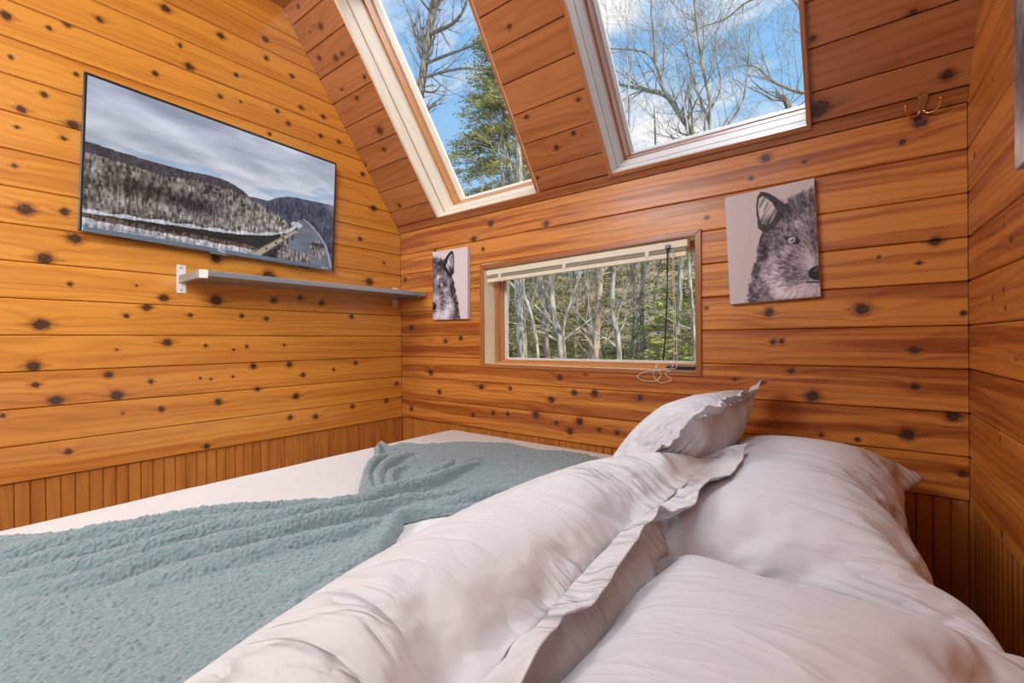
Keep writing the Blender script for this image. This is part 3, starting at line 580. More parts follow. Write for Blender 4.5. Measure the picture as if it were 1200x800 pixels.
# ------------------------------------------------------------------ wolf canvases
def paint_wolf(Wp=150, Hp=210, seed=1, tone=0.):
    v, u = np.mgrid[0:Hp, 0:Wp].astype(float); u = (u+.5)/Wp; v = (v+.5)/Hp
    bgc = np.array((206., 194., 196.)); im = np.ones((Hp, Wp, 3))*bgc
    warp = (fbm(u*26, v*30, seed+40, 3)-.5)
    L = np.interp(v, [0, .1, .2, .30, .38, .5, .6, .7, .85, 1.], [.60, .60, .48, .41, .37, .35, .335, .29, .235, .195])
    top = np.interp(u, [.3, .55, .60, .70, .8, .9, 1.], [.6, .18, .155, .135, .10, .085, .06])
    face = sst(-.012, .02, u-L+warp*.07)*sst(-.012, .02, v-top+warp*.08)
    g = 112+(fbm(u*10, v*9, seed+1, 3)-.5)*60
    def blob(cu, cv, su, sv, amt, rot=0.):
        du = u-cu; dv = v-cv; c, s = math.cos(rot), math.sin(rot); return amt*np.exp(-(((du*c+dv*s)/su)**2+((-du*s+dv*c)/sv)**2))
    g += blob(.47, .80, .15, .13, 78, .5)+blob(.60, .93, .2, .09, 88)+blob(.90, .70, .13, .12, 72)+blob(.83, .38, .08, .035, 78, .4)+blob(.66, .58, .10, .05, 50, .6)+blob(.56, .66, .08, .10, 50)+blob(.86, .95, .2, .08, 80)
    g -= blob(.72, .20, .26, .07, 40)+blob(.42, .54, .055, .12, 62, -.2)+blob(.33, .78, .06, .14, 56, .25)+blob(.45, .93, .14, .06, 40)+blob(.56, .40, .07, .05, 30)+blob(.62, .51, .06, .05, 34)+blob(.72, .62, .03, .04, 70, .7)+blob(.98, .5, .05, .16, 28)
    g += blob(.9, .5, .05, .1, 18)
    # fur strokes fanning away from the nose
    ang = np.arctan2(v-.80, u-1.02); rad = np.hypot(u-1.02, (v-.80)*1.4)
    fur = vn(ang*26+fbm(u*6, v*6, seed+5)*3, rad*22, seed+6)*.6+vn(ang*60+fbm(u*9, v*9, seed+7)*4, rad*45, seed+8)*.4
    g += (fur-.5)*145
    gr = np.stack([g*1.0, g*.955, g*.985], -1)+np.array((4, 0, 4.))
    im = im*(1-face[..., None])+gr*face[..., None]
    # ear: dark rim, light hairy inside
    def poly(pts):
        px = np.array(pts); ins = np.zeros(u.shape, bool); n = len(px)
        for i in range(n):
            x0, y0 = px[i]; x1, y1 = px[(i+1) % n]
            if abs(y1-y0) < 1e-9: continue
            c = ((v >= min(y0, y1)) & (v < max(y0, y1))); xx = x0+(v-y0)*(x1-x0)/(y1-y0); ins ^= (c & (u < xx))
        return ins
    rim = poly([(.375, .34), (.365, .14), (.385, .06), (.43, .018), (.50, .04), (.60, .10), (.70, .19), (.66, .28), (.55, .36), (.46, .40)])
    im = np.where(rim[..., None], (46+(fur-.5)*60)[..., None]*np.array((1, .93, .97)), im)
    inn = poly([(.405, .30), (.385, .15), (.41, .075), (.45, .06), (.54, .13), (.60, .22), (.56, .30), (.48, .33)])
    st_ = vn(u*40+v*30, v*9-u*5, seed+12); im = np.where(inn[..., None], np.clip(172+(st_-.5)*170-120*sst(.22, .34, v), 40, 215)[..., None]*np.array((1, .95, .96)), im)
    # eye
    def ell(cu, cv, a, b, rot=0.):
        du = u-cu; dv = v-cv; c, s = math.cos(rot), math.sin(rot); return ((du*c+dv*s)/a)**2+((-du*s+dv*c)/b)**2
    im = np.where((ell(.745, .495, .080, .032, .30) < 1)[..., None], (26., 22., 26.), im)
    im = np.where((ell(.690, .475, .05, .012, .5) < 1)[..., None], (30., 26., 30.), im)
    im = np.where((ell(.735, .492, .040, .026) < 1)[..., None], (196., 192., 186.), im)
    im = np.where((ell(.740, .492, .017, .013) < 1)[..., None], (20., 18., 20.), im)
    im = np.where((ell(.733, .487, .006, .005) < 1)[..., None], (235., 235., 235.), im)
    # nose and mouth
    im = np.where((ell(1.0, .80, .115, .062) < 1)[..., None], (24., 21., 27.), im)
    im = np.where((ell(.965, .775, .03, .012, -.4) < 1)[..., None], (78., 74., 84.), im)
    mo = np.abs(v-(.882-.012*np.cos((u-.85)*9))) < .007; im = np.where((mo & (u > .86))[..., None], (34., 28., 34.), im)
    im = np.clip(im, 10, 235); im = np.clip((im-120)*(1+tone)+120-tone*20, 8, 228)
    return lin(im)
def canvas(name, label, cx, cz, w, h, rot, img, t=.022, flip=False):
    g = empty(name, label, 'picture', group=None); g.matrix_world = Matrix.Translation((cx, -.0012, cz+F)) @ Matrix.Rotation(rot, 4, 'Y')
    cbox('stretched_canvas', (-w/2, -t+.0006, -h/2), (w/2, 0, h/2), plain('canvas_edge', (.62, .56, .56), .8), g, .0015)
    if flip: img = img[:, ::-1]
    print_grid('print', img, lambda u, v: ((u-.5)*w*.994, -t, (.5-v)*h*.996), CANVAS, g)
canvas('wolf_canvas', 'canvas print of half a grey wolf face, hung right of the window', 1.930, .760, .262, .374, -.040, paint_wolf())
canvas('wolf_canvas', 'canvas print of a dark wolf half-face, hung left of the window by the shelf end', .4325, .7495, .2625, .372, .012, paint_wolf(seed=3, tone=.25), flip=True)
# third canvas on the right wall, seen edge on
def paint_blur(Wp=90, Hp=140):
    v, u = np.mgrid[0:Hp, 0:Wp].astype(float); u /= Wp; v /= Hp
    g = 130+(fbm(u*5, v*6, 61, 4)-.5)*170+(fbm(u*40, v*14, 66, 3)-.5)*60; im = np.stack([g, g*.97, g*.99], -1)
    im = im+sst(.72, .95, v)[..., None]*60; r = sst(.60, .72, fbm(u*7+3, v*5, 71, 3))*(u < .5); im[..., 0] += 60*r; im[..., 1:] -= 25*r[..., None]
    return lin(np.clip(im, 20, 225))
g3 = empty('grey_canvas', 'grey and red canvas print on the right-hand wall, cut off by the photo edge', 'picture')
ub, uw, zb, zh = .553, .40, .742, .60
def c3(u, v, d): p = right_M(u, v, d); return p
cbox('stretched_canvas', (ub, zb, -.030), (ub+uw, zb+zh, -.0012), plain('grey_canvas_edge', (.45, .42, .42), .8), g3, .0015, c3)
print_grid('print', paint_blur(), lambda u, v: c3(ub+.002+(uw-.004)*u, zb+zh-.002-(zh-.004)*v, -.0306), CANVAS, g3)

# ------------------------------------------------------------------ brass hook
hk = empty('coat_hook', 'small brass double coat hook screwed under the sloping ceiling near the corner', 'hook', tuple(roof_M(2.307, .022, -.0085))); hk.rotation_euler = (math.atan2(1, SL), 0, 0); H0 = np.array(hk.location)
bm_ = MB(); out = [(-.0115, .024), (-.008, .030), (0, .032), (.008, .030), (.0115, .024), (.012, .012), (.007, -.004), (.005, -.014), (.010, -.022), (-.010, -.022), (-.005, -.014), (-.007, -.004), (-.012, .012)]
n = len(out); V = [(x, -.002, z) for x, z in out]+[(x, .0015, z) for x, z in out]
bm_.add(V, [tuple(range(n)), tuple(range(2*n-1, n-1, -1))]+[(i, i+n, (i+1) % n+n, (i+1) % n) for i in range(n)]); bm_.build('plate', BRASS, hk)
for s in (-1, 1):
    mb = MB(); mb.tube(smoothpath([(s*.003, -.003, -.016), (s*.012, -.008, -.024), (s*.026, -.016, -.020), (s*.035, -.021, -.006), (s*.036, -.022, .010)], 4), [.0032]*17, 8)
    mb.tube(smoothpath([(s*.036, -.022, .008), (s*.0362, -.022, .012), (s*.0362, -.022, .016)], 2), [.003, .0046, .0052, .0044, .002], 8); mb.build('prong', BRASS, hk, True)
    mb = MB(); mb.tube([(s*.0055, -.002, .020), (s*.0055, -.0036, .020)], [.0028, .002], 8); mb.build('screw', BRASS, hk)

# ------------------------------------------------------------------ bed
bed = empty('bed', 'wide bed made up with a smooth white fitted sheet, filling the plank nook', 'bed', (1.42, -1.0, 0)); B0 = np.array(bed.location)
MX0, MX1, MY0, MY1, MT, MZ0 = .455, 2.265, -1.98, -.035, F-.004, F-.30
def mattress():
    nx, ny = 150, 150; x = np.linspace(0, 1, nx); y = np.linspace(0, 1, ny)
    def warp(t, w, r):                                 # spend some rows on the rounded rim
        return t
    X, Y = np.meshgrid(MX0+(MX1-MX0)*x, MY0+(MY1-MY0)*y, indexing='ij')
    r = .06; dx = np.minimum(X-MX0, MX1-X); dy = np.minimum(Y-MY0, MY1-Y)
    ex = np.clip(1-dx/r, 0, 1); ey = np.clip(1-dy/r, 0, 1); e = np.clip(np.hypot(ex, ey), 0, 1)
    Z = MT-r*(1-np.sqrt(np.clip(1-e*e, 0, 1)))*.9
    wr = (fbm(X*3+Y, Y*3.2, 81, 3)-.5)*.006+np.maximum(0, vn(X*3+Y*7, Y*1.5-X, 84)-.62)*.022*sst(.75, .5, X)*0
    Z = Z+wr*(1-e); V = np.stack([X, Y, Z], -1).reshape(-1, 3); f = list(map(tuple, grid_faces(nx, ny)))
    per = [(i, 0) for i in range(nx)]+[(nx-1, j) for j in range(1, ny)]+[(i, ny-1) for i in range(nx-2, -1, -1)]+[(0, j) for j in range(ny-2, 0, -1)]
    idx = [i*ny+j for i, j in per]; n0 = len(V); low = V[idx].copy(); low[:, 2] = MZ0; V = np.concatenate([V, low])
    m = len(idx); f += [(idx[k], n0+k, n0+(k+1) % m, idx[(k+1) % m]) for k in range(m)]; f.append(tuple(n0+k for k in range(m)))
    return V, f
V, f = mattress(); mk('mattress', V-B0, f, SHEET, bed, True)
cbox('bed_base', np.array((MX0+.02, MY0+.02, .10))-B0, np.array((MX1-.02, MY1-.02, MZ0))-B0, PLAIN_WOOD, bed, .004)
for x in (MX0+.08, MX1-.08):
    for y in (MY0+.08, MY1-.08): cbox('leg', np.array((x-.035, y-.035, 0))-B0, np.array((x+.035, y+.035, .10))-B0, PLAIN_WOOD, bed, .003)

# ------------------------------------------------------------------ blanket
def seg_dist(px, py, pts):
    best = np.full(px.shape, 1e9); bt = np.zeros(px.shape); acc = 0
    tot = sum(math.dist(pts[i], pts[i+1]) for i in range(len(pts)-1))
    for i in range(len(pts)-1):
        x0, y0 = pts[i]; x1, y1 = pts[i+1]; dx, dy = x1-x0, y1-y0; l = math.hypot(dx, dy)+1e-9
        t = np.clip(((px-x0)*dx+(py-y0)*dy)/(l*l), 0, 1); d = np.hypot(px-x0-t*dx, py-y0-t*dy)
        m = d < best; best = np.where(m, d, best); bt = np.where(m, (acc+t*l)/tot, bt); acc += l
    return best, bt
def spl(pts, n=5): return [(p[0], p[1]) for p in smoothpath([(a, b, 0) for a, b in pts], n)]
def inside(px, py, poly):
    ins = np.zeros(px.shape, bool)
    for i in range(len(poly)):
        x0, y0 = poly[i]; x1, y1 = poly[(i+1) % len(poly)]
        if abs(y1-y0) < 1e-12: continue
        c = (py >= min(y0, y1)) & (py < max(y0, y1)); ins ^= c & (px < x0+(py-y0)*(x1-x0)/(y1-y0))
    return ins
def blanket_height(X, Y, sd):
    base = .011*np.sqrt(np.clip(1-(1-np.clip(sd/.016, 0, 1))**2, 0, 1))
    und = (fbm(X*4+Y*2, Y*5-X, 91, 3)-.42)*.016*sst(0, .08, sd)
    h = base+np.maximum(und, -.004)
    px = X+(vn(X*11, Y*11, 95)-.5)*.014; py = Y+(vn(X*11+5, Y*11, 96)-.5)*.014
    for pts, r, a, r2 in BLANKET_FOLDS:
        d, t = seg_dist(px, py, spl(pts)); fade = np.sqrt(np.clip(np.sin(np.clip(t, 0, 1)*math.pi*.94+.09), 0, 1))
        rr = (r+(r2-r)*t)*(.66+.26*fade); q = np.clip(d/rr, 0, 1.6)
        prof = np.clip(1-q**2.4, 0, 1)**.62
        h = np.maximum(h, base*.35+1.65*a*fade*prof*np.sqrt(rr/r)*sst(-.002, .012, sd))
    return h
def blanket():
    poly = BLANKET_OUTLINE; st = .0058
    xs = np.arange(.38, 1.64, st); ys = np.arange(-1.93, -.10, st); X, Y = np.meshgrid(xs, ys, indexing='ij')
    X = X+0; Y = Y+0
    d, _ = seg_dist(X, Y, poly+[poly[0]]); ins = inside(X, Y, poly); sd = np.where(ins, d, -d)
    # snap the outer row onto the hem
    near = (~ins) & (d < st*1.05)
    cl = np.full(X.shape, 1e9); CX = X.copy(); CY = Y.copy(); pp = poly+[poly[0]]
    for i in range(len(poly)):
        x0, y0 = pp[i]; x1, y1 = pp[i+1]; dx, dy = x1-x0, y1-y0; l2 = dx*dx+dy*dy+1e-12
        t = np.clip(((X-x0)*dx+(Y-y0)*dy)/l2, 0, 1); qx = x0+t*dx; qy = y0+t*dy; e = np.hypot(X-qx, Y-qy); m = e < cl
        cl = np.where(m, e, cl); CX = np.where(m, qx, CX); CY = np.where(m, qy, CY)
    wob = (vn(X*70, Y*70, 99)-.5)*.007
    X = np.where(near, CX+wob, X); Y = np.where(near, CY+wob, Y); keep = ins | near; sd = np.where(near, 0, np.maximum(sd, 0))
    Z = MT+.0025+blanket_height(X, Y, sd)
    Z = Z+(vn(X*130, Y*130, 101)-.5)*.0042*sst(0, .01, sd)+(vn(X*60, Y*60, 102)-.5)*.003*sst(0, .01, sd)
    nx, ny = X.shape; q = grid_faces(nx, ny); kf = keep.reshape(-1); q = q[kf[q].all(1)]
    used = np.unique(q); remap = -np.ones(nx*ny, int); remap[used] = np.arange(len(used))
    V = np.stack([X, Y, Z], -1).reshape(-1, 3)[used]; return V, remap[q]
V, q = blanket()
bk = link('throw_blanket', mesh('throw_blanket', V, q), PLUSH, None, True)
_tx = bpy.data.textures.new('nubs', 'CLOUDS'); _tx.noise_scale = .0068; _tx.noise_depth = 1
_s = bk.modifiers.new('fine', 'SUBSURF'); _s.levels = 1; _s.render_levels = 2
_d = bk.modifiers.new('nubs', 'DISPLACE'); _d.texture = _tx; _d.strength = .0085; _d.mid_level = .5; _d.texture_coords = 'LOCAL'
tag(bk, 'rumpled sea-green plush throw blanket lying across the white sheet', 'blanket')

# ------------------------------------------------------------------ pillows
def inflate(w, h, nu, nv, pressure, frames, fl=0., seed=0, shrink=0.):
    """cloth simulation: two flat sheets seamed together (with a single-layer flange outside the seam) blown up to a pillow"""
    st = w/nu; nf = int(round(fl/st*1.6)) if fl else 0; fs = fl/nf if nf else 0
    gu = [-w/2-fl+fs*i for i in range(nf)]+[w*(i/nu-.5) for i in range(nu+1)]+[w/2+fs*(i+1) for i in range(nf)]
    gv = [-h/2-fl+fs*i for i in range(nf)]+[h*(i/nv-.5) for i in range(nv+1)]+[h/2+fs*(i+1) for i in range(nf)]
    rs = np.random.RandomState(seed); V = []; ids = {}; UV = []
    def vid(s, i, j):
        core = nf < i < nf+nu and nf < j < nf+nv; k = (s if core else 0, i, j)
        if k not in ids:
            ids[k] = len(V); V.append((gu[i], gv[j], (rs.randn()*.0008+(.004 if s == 0 else -.004)) if core else rs.randn()*.0012)); UV.append((gu[i], gv[j]))
        return ids[k]
    body, rim = [], []
    for i in range(len(gu)-1):
        for j in range(len(gv)-1):
            inn = nf <= i < nf+nu and nf <= j < nf+nv
            for s in ((0, 1) if inn else (0,)):
                q = (vid(s, i, j), vid(s, i+1, j), vid(s, i+1, j+1), vid(s, i, j+1)); (body if inn else rim).append(q if s == 0 else q[::-1])
    me = bpy.data.meshes.new('sim'); me.from_pydata(V, [], body+rim); o = bpy.data.objects.new('sim', me); COL.objects.link(o)
    g = o.vertex_groups.new(name='air'); g.add(sorted({v for q in body for v in q}-{v for q in rim for v in q}), 1., 'REPLACE')
    c = o.modifiers.new('c', 'CLOTH'); S = c.settings; S.quality = 6; S.mass = .15
    S.tension_stiffness = S.compression_stiffness = 40; S.shear_stiffness = 8; S.bending_stiffness = .03
    S.use_pressure = True; S.uniform_pressure_force = pressure; S.shrink_min = shrink; S.effector_weights.gravity = 0
    if nf: S.vertex_group_pressure = 'air'
    S.tension_damping = S.compression_damping = 20; S.air_damping = 3; c.collision_settings.use_collision = False
    c.point_cache.frame_end = frames
    for f in range(1, frames+1): SC.frame_set(f)
    m = o.evaluated_get(bpy.context.evaluated_depsgraph_get()).to_mesh(); co = np.array([v.co for v in m.vertices])
    bpy.data.objects.remove(o, do_unlink=True); SC.frame_set(1); co -= co.mean(0); return co, np.array(UV), body, rim
SHAM = inflate(.82, .47, 72, 42, 2.6, 34, .058, 4)
CASE = inflate(.80, .47, 60, 36, 3.0, 36, 0., 9)
def crease_cloth(name, col, amp, seed):
    m = cloth(name, col, .06); t = m.node_tree; b = t.nodes['Principled BSDF']; old = b.inputs['Normal'].links[0].from_node
    uv = N(t, 'ShaderNodeUVMap'); uv.uv_map = 'UVMap'
    def layer(sc, rot, off, det, dist):
        mp = N(t, 'ShaderNodeMapping'); mp.inputs['Scale'].default_value = sc; mp.inputs['Rotation'].default_value = (0, 0, rot); mp.inputs['Location'].default_value = (off, seed, 0)
        LK(t, uv.outputs[0], mp.inputs[0]); n = N(t, 'ShaderNodeTexNoise', Scale=1., Detail=det, Distortion=dist); LK(t, mp.outputs[0], n.inputs['Vector'])
        r = M_(t, 'ABSOLUTE', M_(t, 'SUBTRACT', M_(t, 'MULTIPLY', n.outputs['Fac'], 2.), 1.)); return M_(t, 'POWER', M_(t, 'SUBTRACT', 1., r, True), 4.)
    h = M_(t, 'ADD', layer((17, 3.4, 1), .3, seed, 1., .5), M_(t, 'MULTIPLY', layer((34, 6, 1), -.2, seed*2, 2., .8), .45))
    mk_ = N(t, 'ShaderNodeTexNoise', Scale=4., Detail=1.); LK(t, uv.outputs[0], mk_.inputs['Vector']); h = M_(t, 'MULTIPLY', h, MR(t, mk_.outputs['Fac'], .35, .65, .15, 1.))
    bp = N(t, 'ShaderNodeBump', Strength=amp, Distance=.012); LK(t, h, bp.inputs['Height']); LK(t, old.outputs[0], bp.inputs['Normal']); LK(t, bp.outputs[0], b.inputs['Normal']); return m
CREASED = crease_cloth('creased_cotton', (.68, .675, .685), 1.25, 3.); CREASED2 = crease_cloth('lightly_creased_cotton', (.69, .70, .745), .7, 8.)
SMOOTHC = crease_cloth('smooth_cotton', (.69, .70, .735), .25, 5.)
def pillow(name, label, sim, A, Bp, y0, y1, t, m, flip=(1, 1), group=None, yaw=0., roll=0., post=None):
    """A, Bp: (x, z) of the low and the high long seam; the pillow runs along y from y0 to y1, t thick"""
    co, UV, body, rim = sim; A = np.array((A[0], 0, A[1]+F)); Bp = np.array((Bp[0], 0, Bp[1]+F)); c = (A+Bp)/2; c[1] = (y0+y1)/2
    ev = Bp-A; h = np.linalg.norm(ev); ev /= h; eu = np.array((0, 1., roll)); eu /= np.linalg.norm(eu)
    if yaw:
        cy, sy = math.cos(yaw), math.sin(yaw); eu = np.array((-sy*eu[1], cy*eu[1], eu[2])); ev = np.array((ev[0]*cy, ev[0]*sy, ev[2]))
    en = np.cross(ev, eu); en = en if en[2] > 0 else -en
    bi = sorted({v for q in body for v in q}); P_ = co[bi]; ext = P_.max(0)-P_.min(0)
    q = co.copy(); q[:, 0] *= flip[0]*(y1-y0)/ext[0]; q[:, 1] *= flip[1]*h/ext[1]; q[:, 2] *= t/ext[2]
    if post: q = post(q)
    W_ = q[:, :1]*eu+q[:, 1:2]*ev+q[:, 2:]*en; g = empty(name, label, 'pillow', tuple(c), group)
    def sub(nm, faces, solid):
        used = sorted({v for f in faces for v in f}); rm = {v: i for i, v in enumerate(used)}
        o = mk(nm, W_[used], [tuple(rm[v] for v in f) for f in faces], m, g, True, UV[used]+(0, y0*3))
        if solid: sm = o.modifiers.new('hem', 'SOLIDIFY'); sm.thickness = .003; sm.offset = 0
        s = o.modifiers.new('soft', 'SUBSURF'); s.levels = 1; s.render_levels = 2; return o
    sub('cover', body, False)
    if rim: sub('flange', rim, True)
    return g
def back_bulge(q):
    z = np.minimum(q[:, 2], 0); q[:, 1] -= z*.8*sst(-.1, .2, q[:, 1]); q[:, 2] += z*.12; return q
pillow('sleeping_pillow', 'plump white pillow lying flat in the far corner beside the plank walls', CASE, (1.80, .088), (2.315, .080), -1.03, -.12, .245, CREASED2, yaw=.02)
pillow('sleeping_pillow', 'white pillow nearest the viewer, lying flat at the bottom right of the photo', CASE, (1.865, .085), (2.335, .090), -2.0, -.995, .22, SMOOTHC, flip=(-1, 1), yaw=-.03)
pillow('flanged_sham_pillow', 'white flanged sham pillow with a pointed corner leaning near the back wall', SHAM, (1.66, .060), (1.905, .29), -.78, -.11, .20, CREASED2, flip=(-1, 1))
pillow('flanged_sham_pillow', 'long creased sham pillow with a ruffled flange lying across the middle of the bed', SHAM, (1.555, .012), (1.945, .180), -1.74, -.66, .225, CREASED, yaw=.035, roll=.02, post=back_bulge)

# ------------------------------------------------------------------ outdoors
def bark(name, c1, c2):
    m, t, b = mat(name); b.inputs['Roughness'].default_value = .9; tc = N(t, 'ShaderNodeTexCoord'); mp = N(t, 'ShaderNodeMapping'); mp.inputs['Scale'].default_value = (14, 14, 3)
    LK(t, tc.outputs['Object'], mp.inputs[0]); n = N(t, 'ShaderNodeTexNoise', Scale=1.5, Detail=5.); LK(t, mp.outputs[0], n.inputs['Vector'])
    mx = N(t, 'ShaderNodeMixRGB'); LK(t, MR(t, n.outputs['Fac'], .38, .62), mx.inputs[0]); mx.inputs[1].default_value = (*c1, 1); mx.inputs[2].default_value = (*c2, 1); LK(t, mx.outputs[0], b.inputs['Base Color']); return m
BARK_L = bark('pale_bark', (.20, .17, .13), (.52, .46, .37)); BARK_D = bark('grey_bark', (.14, .115, .09), (.36, .31, .25)); BARK_B = bark('tan_bark', (.28, .21, .14), (.58, .48, .34))
def leafmat(name, c1, c2):
    m, t, b = mat(name); b.inputs['Roughness'].default_value = .7; oi = N(t, 'ShaderNodeTexCoord'); n = N(t, 'ShaderNodeTexNoise', Scale=1.6, Detail=4.); LK(t, oi.outputs['Object'], n.inputs['Vector'])
    mx = N(t, 'ShaderNodeMixRGB'); LK(t, MR(t, n.outputs['Fac'], .35, .65), mx.inputs[0]); mx.inputs[1].default_value = (*c1, 1); mx.inputs[2].default_value = (*c2, 1); LK(t, mx.outputs[0], b.inputs['Base Color'])
    b.inputs['Subsurface Weight'].default_value = 0; return m
NEEDLE = leafmat('olive_needles', (.24, .235, .06), (.56, .49, .17)); NEEDLE2 = leafmat('green_needles', (.16, .185, .055), (.40, .40, .13))
rng = random.Random(3)
def twig(mb, p, d, L, r, depth, up=.15, n=5, dens=1.0):
    """a crooked limb with side shoots"""
    pts = [Vector(p)]; rad = [r]; d = Vector(d).normalized(); k = 5
    for i in range(k):
        d = (d+Vector((rng.uniform(-1, 1), rng.uniform(-1, 1), rng.uniform(-1, 1)))*.22+Vector((0, 0, up*.4))).normalized()
        pts.append(pts[-1]+d*L/k); rad.append(max(r*(1-(i+1)/(k+.6)), .0016))
    mb.tube(pts, rad, n if r > .012 else 3, False)
    if depth > 0: shoots(mb, pts, rad, L, depth, up, dens)
def shoots(mb, pts, rad, L, depth, up, dens, lo=.25):
    m = max(2, int(rng.randint(3, 5)*dens))
    for i in range(m):
        t = rng.uniform(lo, 1.)*(len(pts)-1); j = min(int(t), len(pts)-2); q = pts[j].lerp(pts[j+1], t-j); d = (pts[j+1]-pts[j]).normalized()
        ax = d.orthogonal().normalized(); ax.rotate(Matrix.Rotation(rng.uniform(0, 6.28), 3, d)); nd = d.copy(); nd.rotate(Matrix.Rotation(rng.uniform(.5, 1.05), 3, ax))
        twig(mb, q, nd, L*rng.uniform(.35, .62), max(rad[j]*.55, .0022), depth-1, up, 5, dens)
def ground_z(x, y):
    d = math.hypot(x*.75, y); return -2.2+max(0, y-4.0)*.30+.55*math.sin(x*.45+1)+.3*math.sin(y*.6+x*.3)-max(0, x+2)*.0
gx = np.linspace(-30, 22, 105); gy = np.linspace(.6, 38, 76)
V = [(x, y, ground_z(x, y)+(rng.random()-.5)*.18) for x in gx for y in gy]
def ground_mat():
    m, t, b = mat('leaf_litter'); b.inputs['Roughness'].default_value = 1; tc = N(t, 'ShaderNodeTexCoord'); n = N(t, 'ShaderNodeTexNoise', Scale=.9, Detail=9., Roughness=.7); LK(t, tc.outputs['Object'], n.inputs['Vector'])
    r = N(t, 'ShaderNodeValToRGB'); el = r.color_ramp.elements; el[0].position = .3; el[0].color = (.10, .085, .04, 1); el[1].position = .72; el[1].color = (.62, .52, .46, 1)
    for p, c in ((.42, (.24, .20, .08, 1)), (.5, (.42, .27, .12, 1)), (.58, (.50, .36, .20, 1))): e = el.new(p); e.color = c
    LK(t, n.outputs['Fac'], r.inputs[0]); LK(t, r.outputs[0], b.inputs['Base Color']); return m
gr = mk('ground', V, grid_faces(len(gx), len(gy)), ground_mat(), None, True); struct(gr)
def bare_tree(label, limbs, bm_, side=1.0, shoot_len=.8, depth=3, grp=None, extend=True, up=.15):
    """limbs: (points, base radius); the first is the trunk and is carried down to the ground"""
    b = limbs[0][0][0]; gz = ground_z(b[0], b[1])-.1; root = Vector((b[0], b[1], gz))
    t = empty('bare_tree', label, 'tree', tuple(root), grp); mb = MB()
    for i, (pts, r) in enumerate(limbs):
        pts = [Vector(p)-root for p in pts]
        if i == 0:
            p0 = pts[0]; pts = [Vector((p0.x*.2, p0.y*.2, 0)), Vector((p0.x*.6, p0.y*.6, p0.z*.5))]+pts
            if extend: dd = (pts[-1]-pts[-2]).normalized(); pts += [pts[-1]+dd*1.2+Vector((.1, 0, 0)), pts[-1]+dd*2.4]
        sp = smoothpath(pts, 4); nn = len(sp); r0 = r*1.25 if i == 0 else r
        rad = [max(r0*min(1-.45*k/nn, 2.4*(1-k/nn)+.02) if i == 0 else r0*(1-.72*k/nn), .003) for k in range(nn)]
        mb.tube(sp, rad, 7, False); ln = sum((sp[k+1]-sp[k]).length for k in range(nn-1))
        k0 = int(nn*(.32 if i == 0 else .1)); m = int(ln*2.0*side)+3
        for _ in range(m):
            k = rng.randint(k0, nn-2); d = (sp[k+1]-sp[k]).normalized(); ax = d.orthogonal().normalized(); ax.rotate(Matrix.Rotation(rng.uniform(0, 6.28), 3, d)); nd = d.copy(); nd.rotate(Matrix.Rotation(rng.uniform(.55, 1.2), 3, ax))
            twig(mb, sp[k], nd, shoot_len*rng.uniform(.5, 1.25), max(rad[k]*.4, .004), depth-1, up)
    mb.build('trunk', bm_, t, True); return t
G1 = 'slim trees seen through the small window'
names = ['thick mottled grey trunk at the left of the small window view', 'thin pale curving sapling just right of the thick mottled trunk', 'dark slim trunk third from the left in the small window view', 'pale crooked trunk bending left in the small window view', 'grey straight trunk left of the tan one in the window middle', 'tan straight trunk in the middle of the small window view',
         'forked slim tree just right of the window middle', 'thin pale leaning shoot crossing left of the window middle', 'distant thin grey trunk behind the crooked pale one', 'distant slim trunk right of the forked tree', 'slim trunk near the right end of the small window', 'furthest slim trunk behind the forked tree', 'thin sapling at the far right edge of the small window', 'distant trunk at the left edge of the small window pane']
mats = [BARK_L, BARK_L, BARK_D, BARK_L, BARK_D, BARK_B, BARK_L, BARK_L, BARK_D, BARK_D, BARK_L, BARK_D, BARK_L, BARK_D]
for i, (pts, r) in enumerate(TRUNKS): bare_tree(names[i], [(pts, r)], mats[i], side=.9, shoot_len=1.0, depth=3)
ln_ = ['tall bare grey tree rising through the left roof window', 'pale mottled bare tree arching left across the right roof window', 'slender upright bare tree in the middle of the right roof window', 'bare tree with dark bent boughs at the right of the right roof window', 'broken dark stub trunk at the lower right of the right roof window']
for i, lb in enumerate(LIMBED):
    bare_tree(ln_[i], lb, [BARK_D, BARK_L, BARK_L, BARK_B, BARK_D][i], side=(1.5 if i < 4 else .0), shoot_len=1.05, depth=3 if i < 4 else 1, extend=(i in (0, 2)), up=.25)
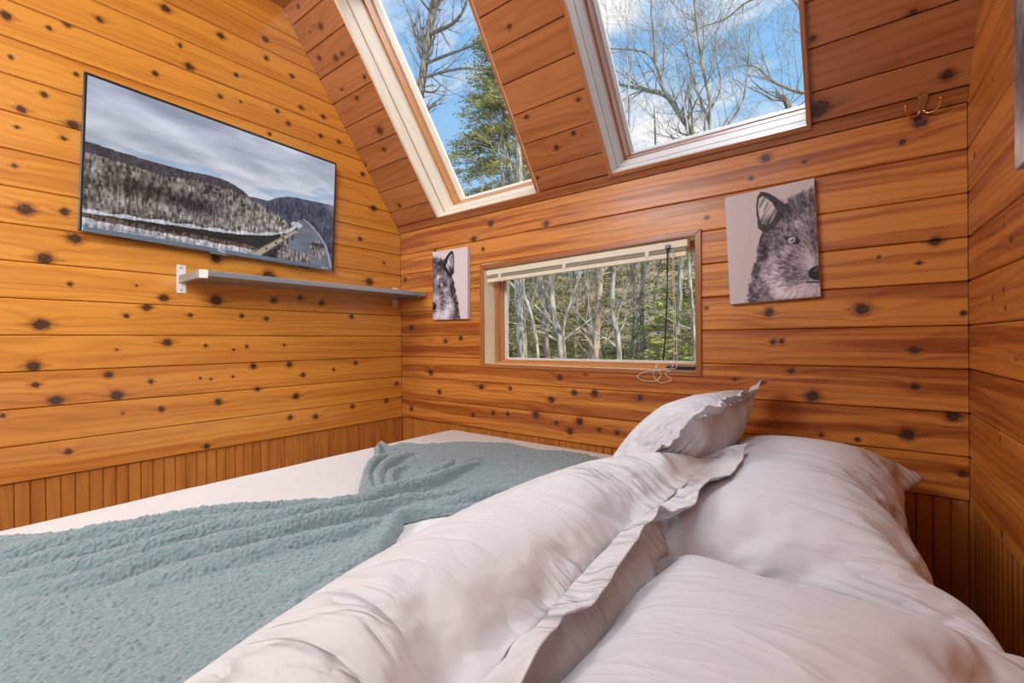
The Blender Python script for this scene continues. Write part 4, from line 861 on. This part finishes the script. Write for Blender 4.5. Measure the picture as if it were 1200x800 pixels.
def evergreen(label, x, y, h, rad, m, seed, dens=1., z_lo=.08, grp=None):
    rs = np.random.RandomState(seed); gz = ground_z(x, y)-.1; t = empty('evergreen_tree', label, 'tree', (x, y, gz), grp); mb = MB()
    k = 14; pts = [Vector((.12*math.sin(i*.9+seed), .1*math.cos(i*.7), h*i/k)) for i in range(k+1)]; mb.tube(pts, [h*.012*(1-i/(k+.5))+.004 for i in range(k+1)], 7, False)
    n = int(h*11*dens); sprays = []
    for i in range(n):
        f = z_lo+(1-z_lo)*(i+rs.rand())/n; L = rad*(1-f)**.75*rs.uniform(.55, 1.1)+.15; a = rs.rand()*6.28; dz = rs.uniform(-.25, .25)
        p0 = Vector((0, 0, h*f)); d = Vector((math.cos(a), math.sin(a), dz)); bp = [p0+d*L*s+Vector((0, 0, -.18*L*s*s)) for s in (0, .35, .7, 1.)]
        mb.tube(bp, [.016*(1-f)+.005, .01, .006, .002], 3, False)
        m_ = int(5+L*11)
        for j in range(m_):
            s = rs.uniform(.2, 1.05); q = np.array(p0+d*L*s+Vector((0, 0, -.18*L*s*s))); sprays.append((q, a+rs.uniform(-1.1, 1.1), L))
    mb.build('trunk', BARK_D, t, True)
    Q = np.array([s[0] for s in sprays]); A = np.array([s[1] for s in sprays]); ns = len(Q); nb = 9
    # every spray: needle clumps along a short drooping twig
    tt = np.tile(np.linspace(.05, 1, nb), ns); Q2 = np.repeat(Q, nb, 0); A2 = np.repeat(A, nb); ln = np.repeat(rs.uniform(.22, .5, ns), nb)
    ctr = Q2+np.stack([np.cos(A2)*ln*tt, np.sin(A2)*ln*tt, -.12*ln*tt**2+rs.randn(ns*nb)*.02], 1)
    sd = A2+np.where(rs.rand(ns*nb) < .5, 1, -1)*rs.uniform(.5, 1.3, ns*nb); l2 = rs.uniform(.07, .15, ns*nb)
    dv = np.stack([np.cos(sd), np.sin(sd), rs.uniform(-.35, .35, ns*nb)], 1)*l2[:, None]; wv = np.cross(dv, rs.randn(ns*nb, 3)); wv = wv/np.linalg.norm(wv, axis=1)[:, None]*.016
    vv = np.stack([ctr-wv*.4, ctr+dv*.5+wv, ctr+dv, ctr+dv*.5-wv], 1).reshape(-1, 3); nq = ns*nb
    me = bpy.data.meshes.new('foliage'); me.vertices.add(4*nq); me.vertices.foreach_set('co', vv.astype(np.float32).ravel()); me.loops.add(4*nq); me.loops.foreach_set('vertex_index', np.arange(4*nq, dtype=np.int32))
    me.polygons.add(nq); me.polygons.foreach_set('loop_start', np.arange(0, 4*nq, 4, dtype=np.int32)); me.update(); me.validate()
    fo = link('foliage', me, m, t); fo['kind'] = 'stuff'; return t
G2 = 'evergreens behind the slim trunks'
evergreen('big olive-green evergreen filling the lower half of the left roof window', -6.0, 8.6, 12.2, 3.0, NEEDLE, 1, 3.6)
EV = [(-1.5, 8.4, 5.2, 1.5), (-3.6, 9.6, 6.0, 1.7), (.6, 10.2, 5.4, 1.6), (-5.0, 12.6, 6.4, 1.9), (-1.6, 12.6, 6.5, 1.9), (2.2, 13., 5.6, 1.8), (-8.6, 13.2, 6.2, 2.), (-.35, 5.9, 3.4, 1.0), (-2.9, 6.2, 3.9, 1.15), (1.05, 6.4, 3.9, 1.1)]
for i, (x, y, h, r) in enumerate(EV):
    evergreen('green evergreen among those standing behind the slim trunks outside', x, y, h, r, (NEEDLE2 if i % 2 else NEEDLE), 10+i, 1.15, .04, G2)
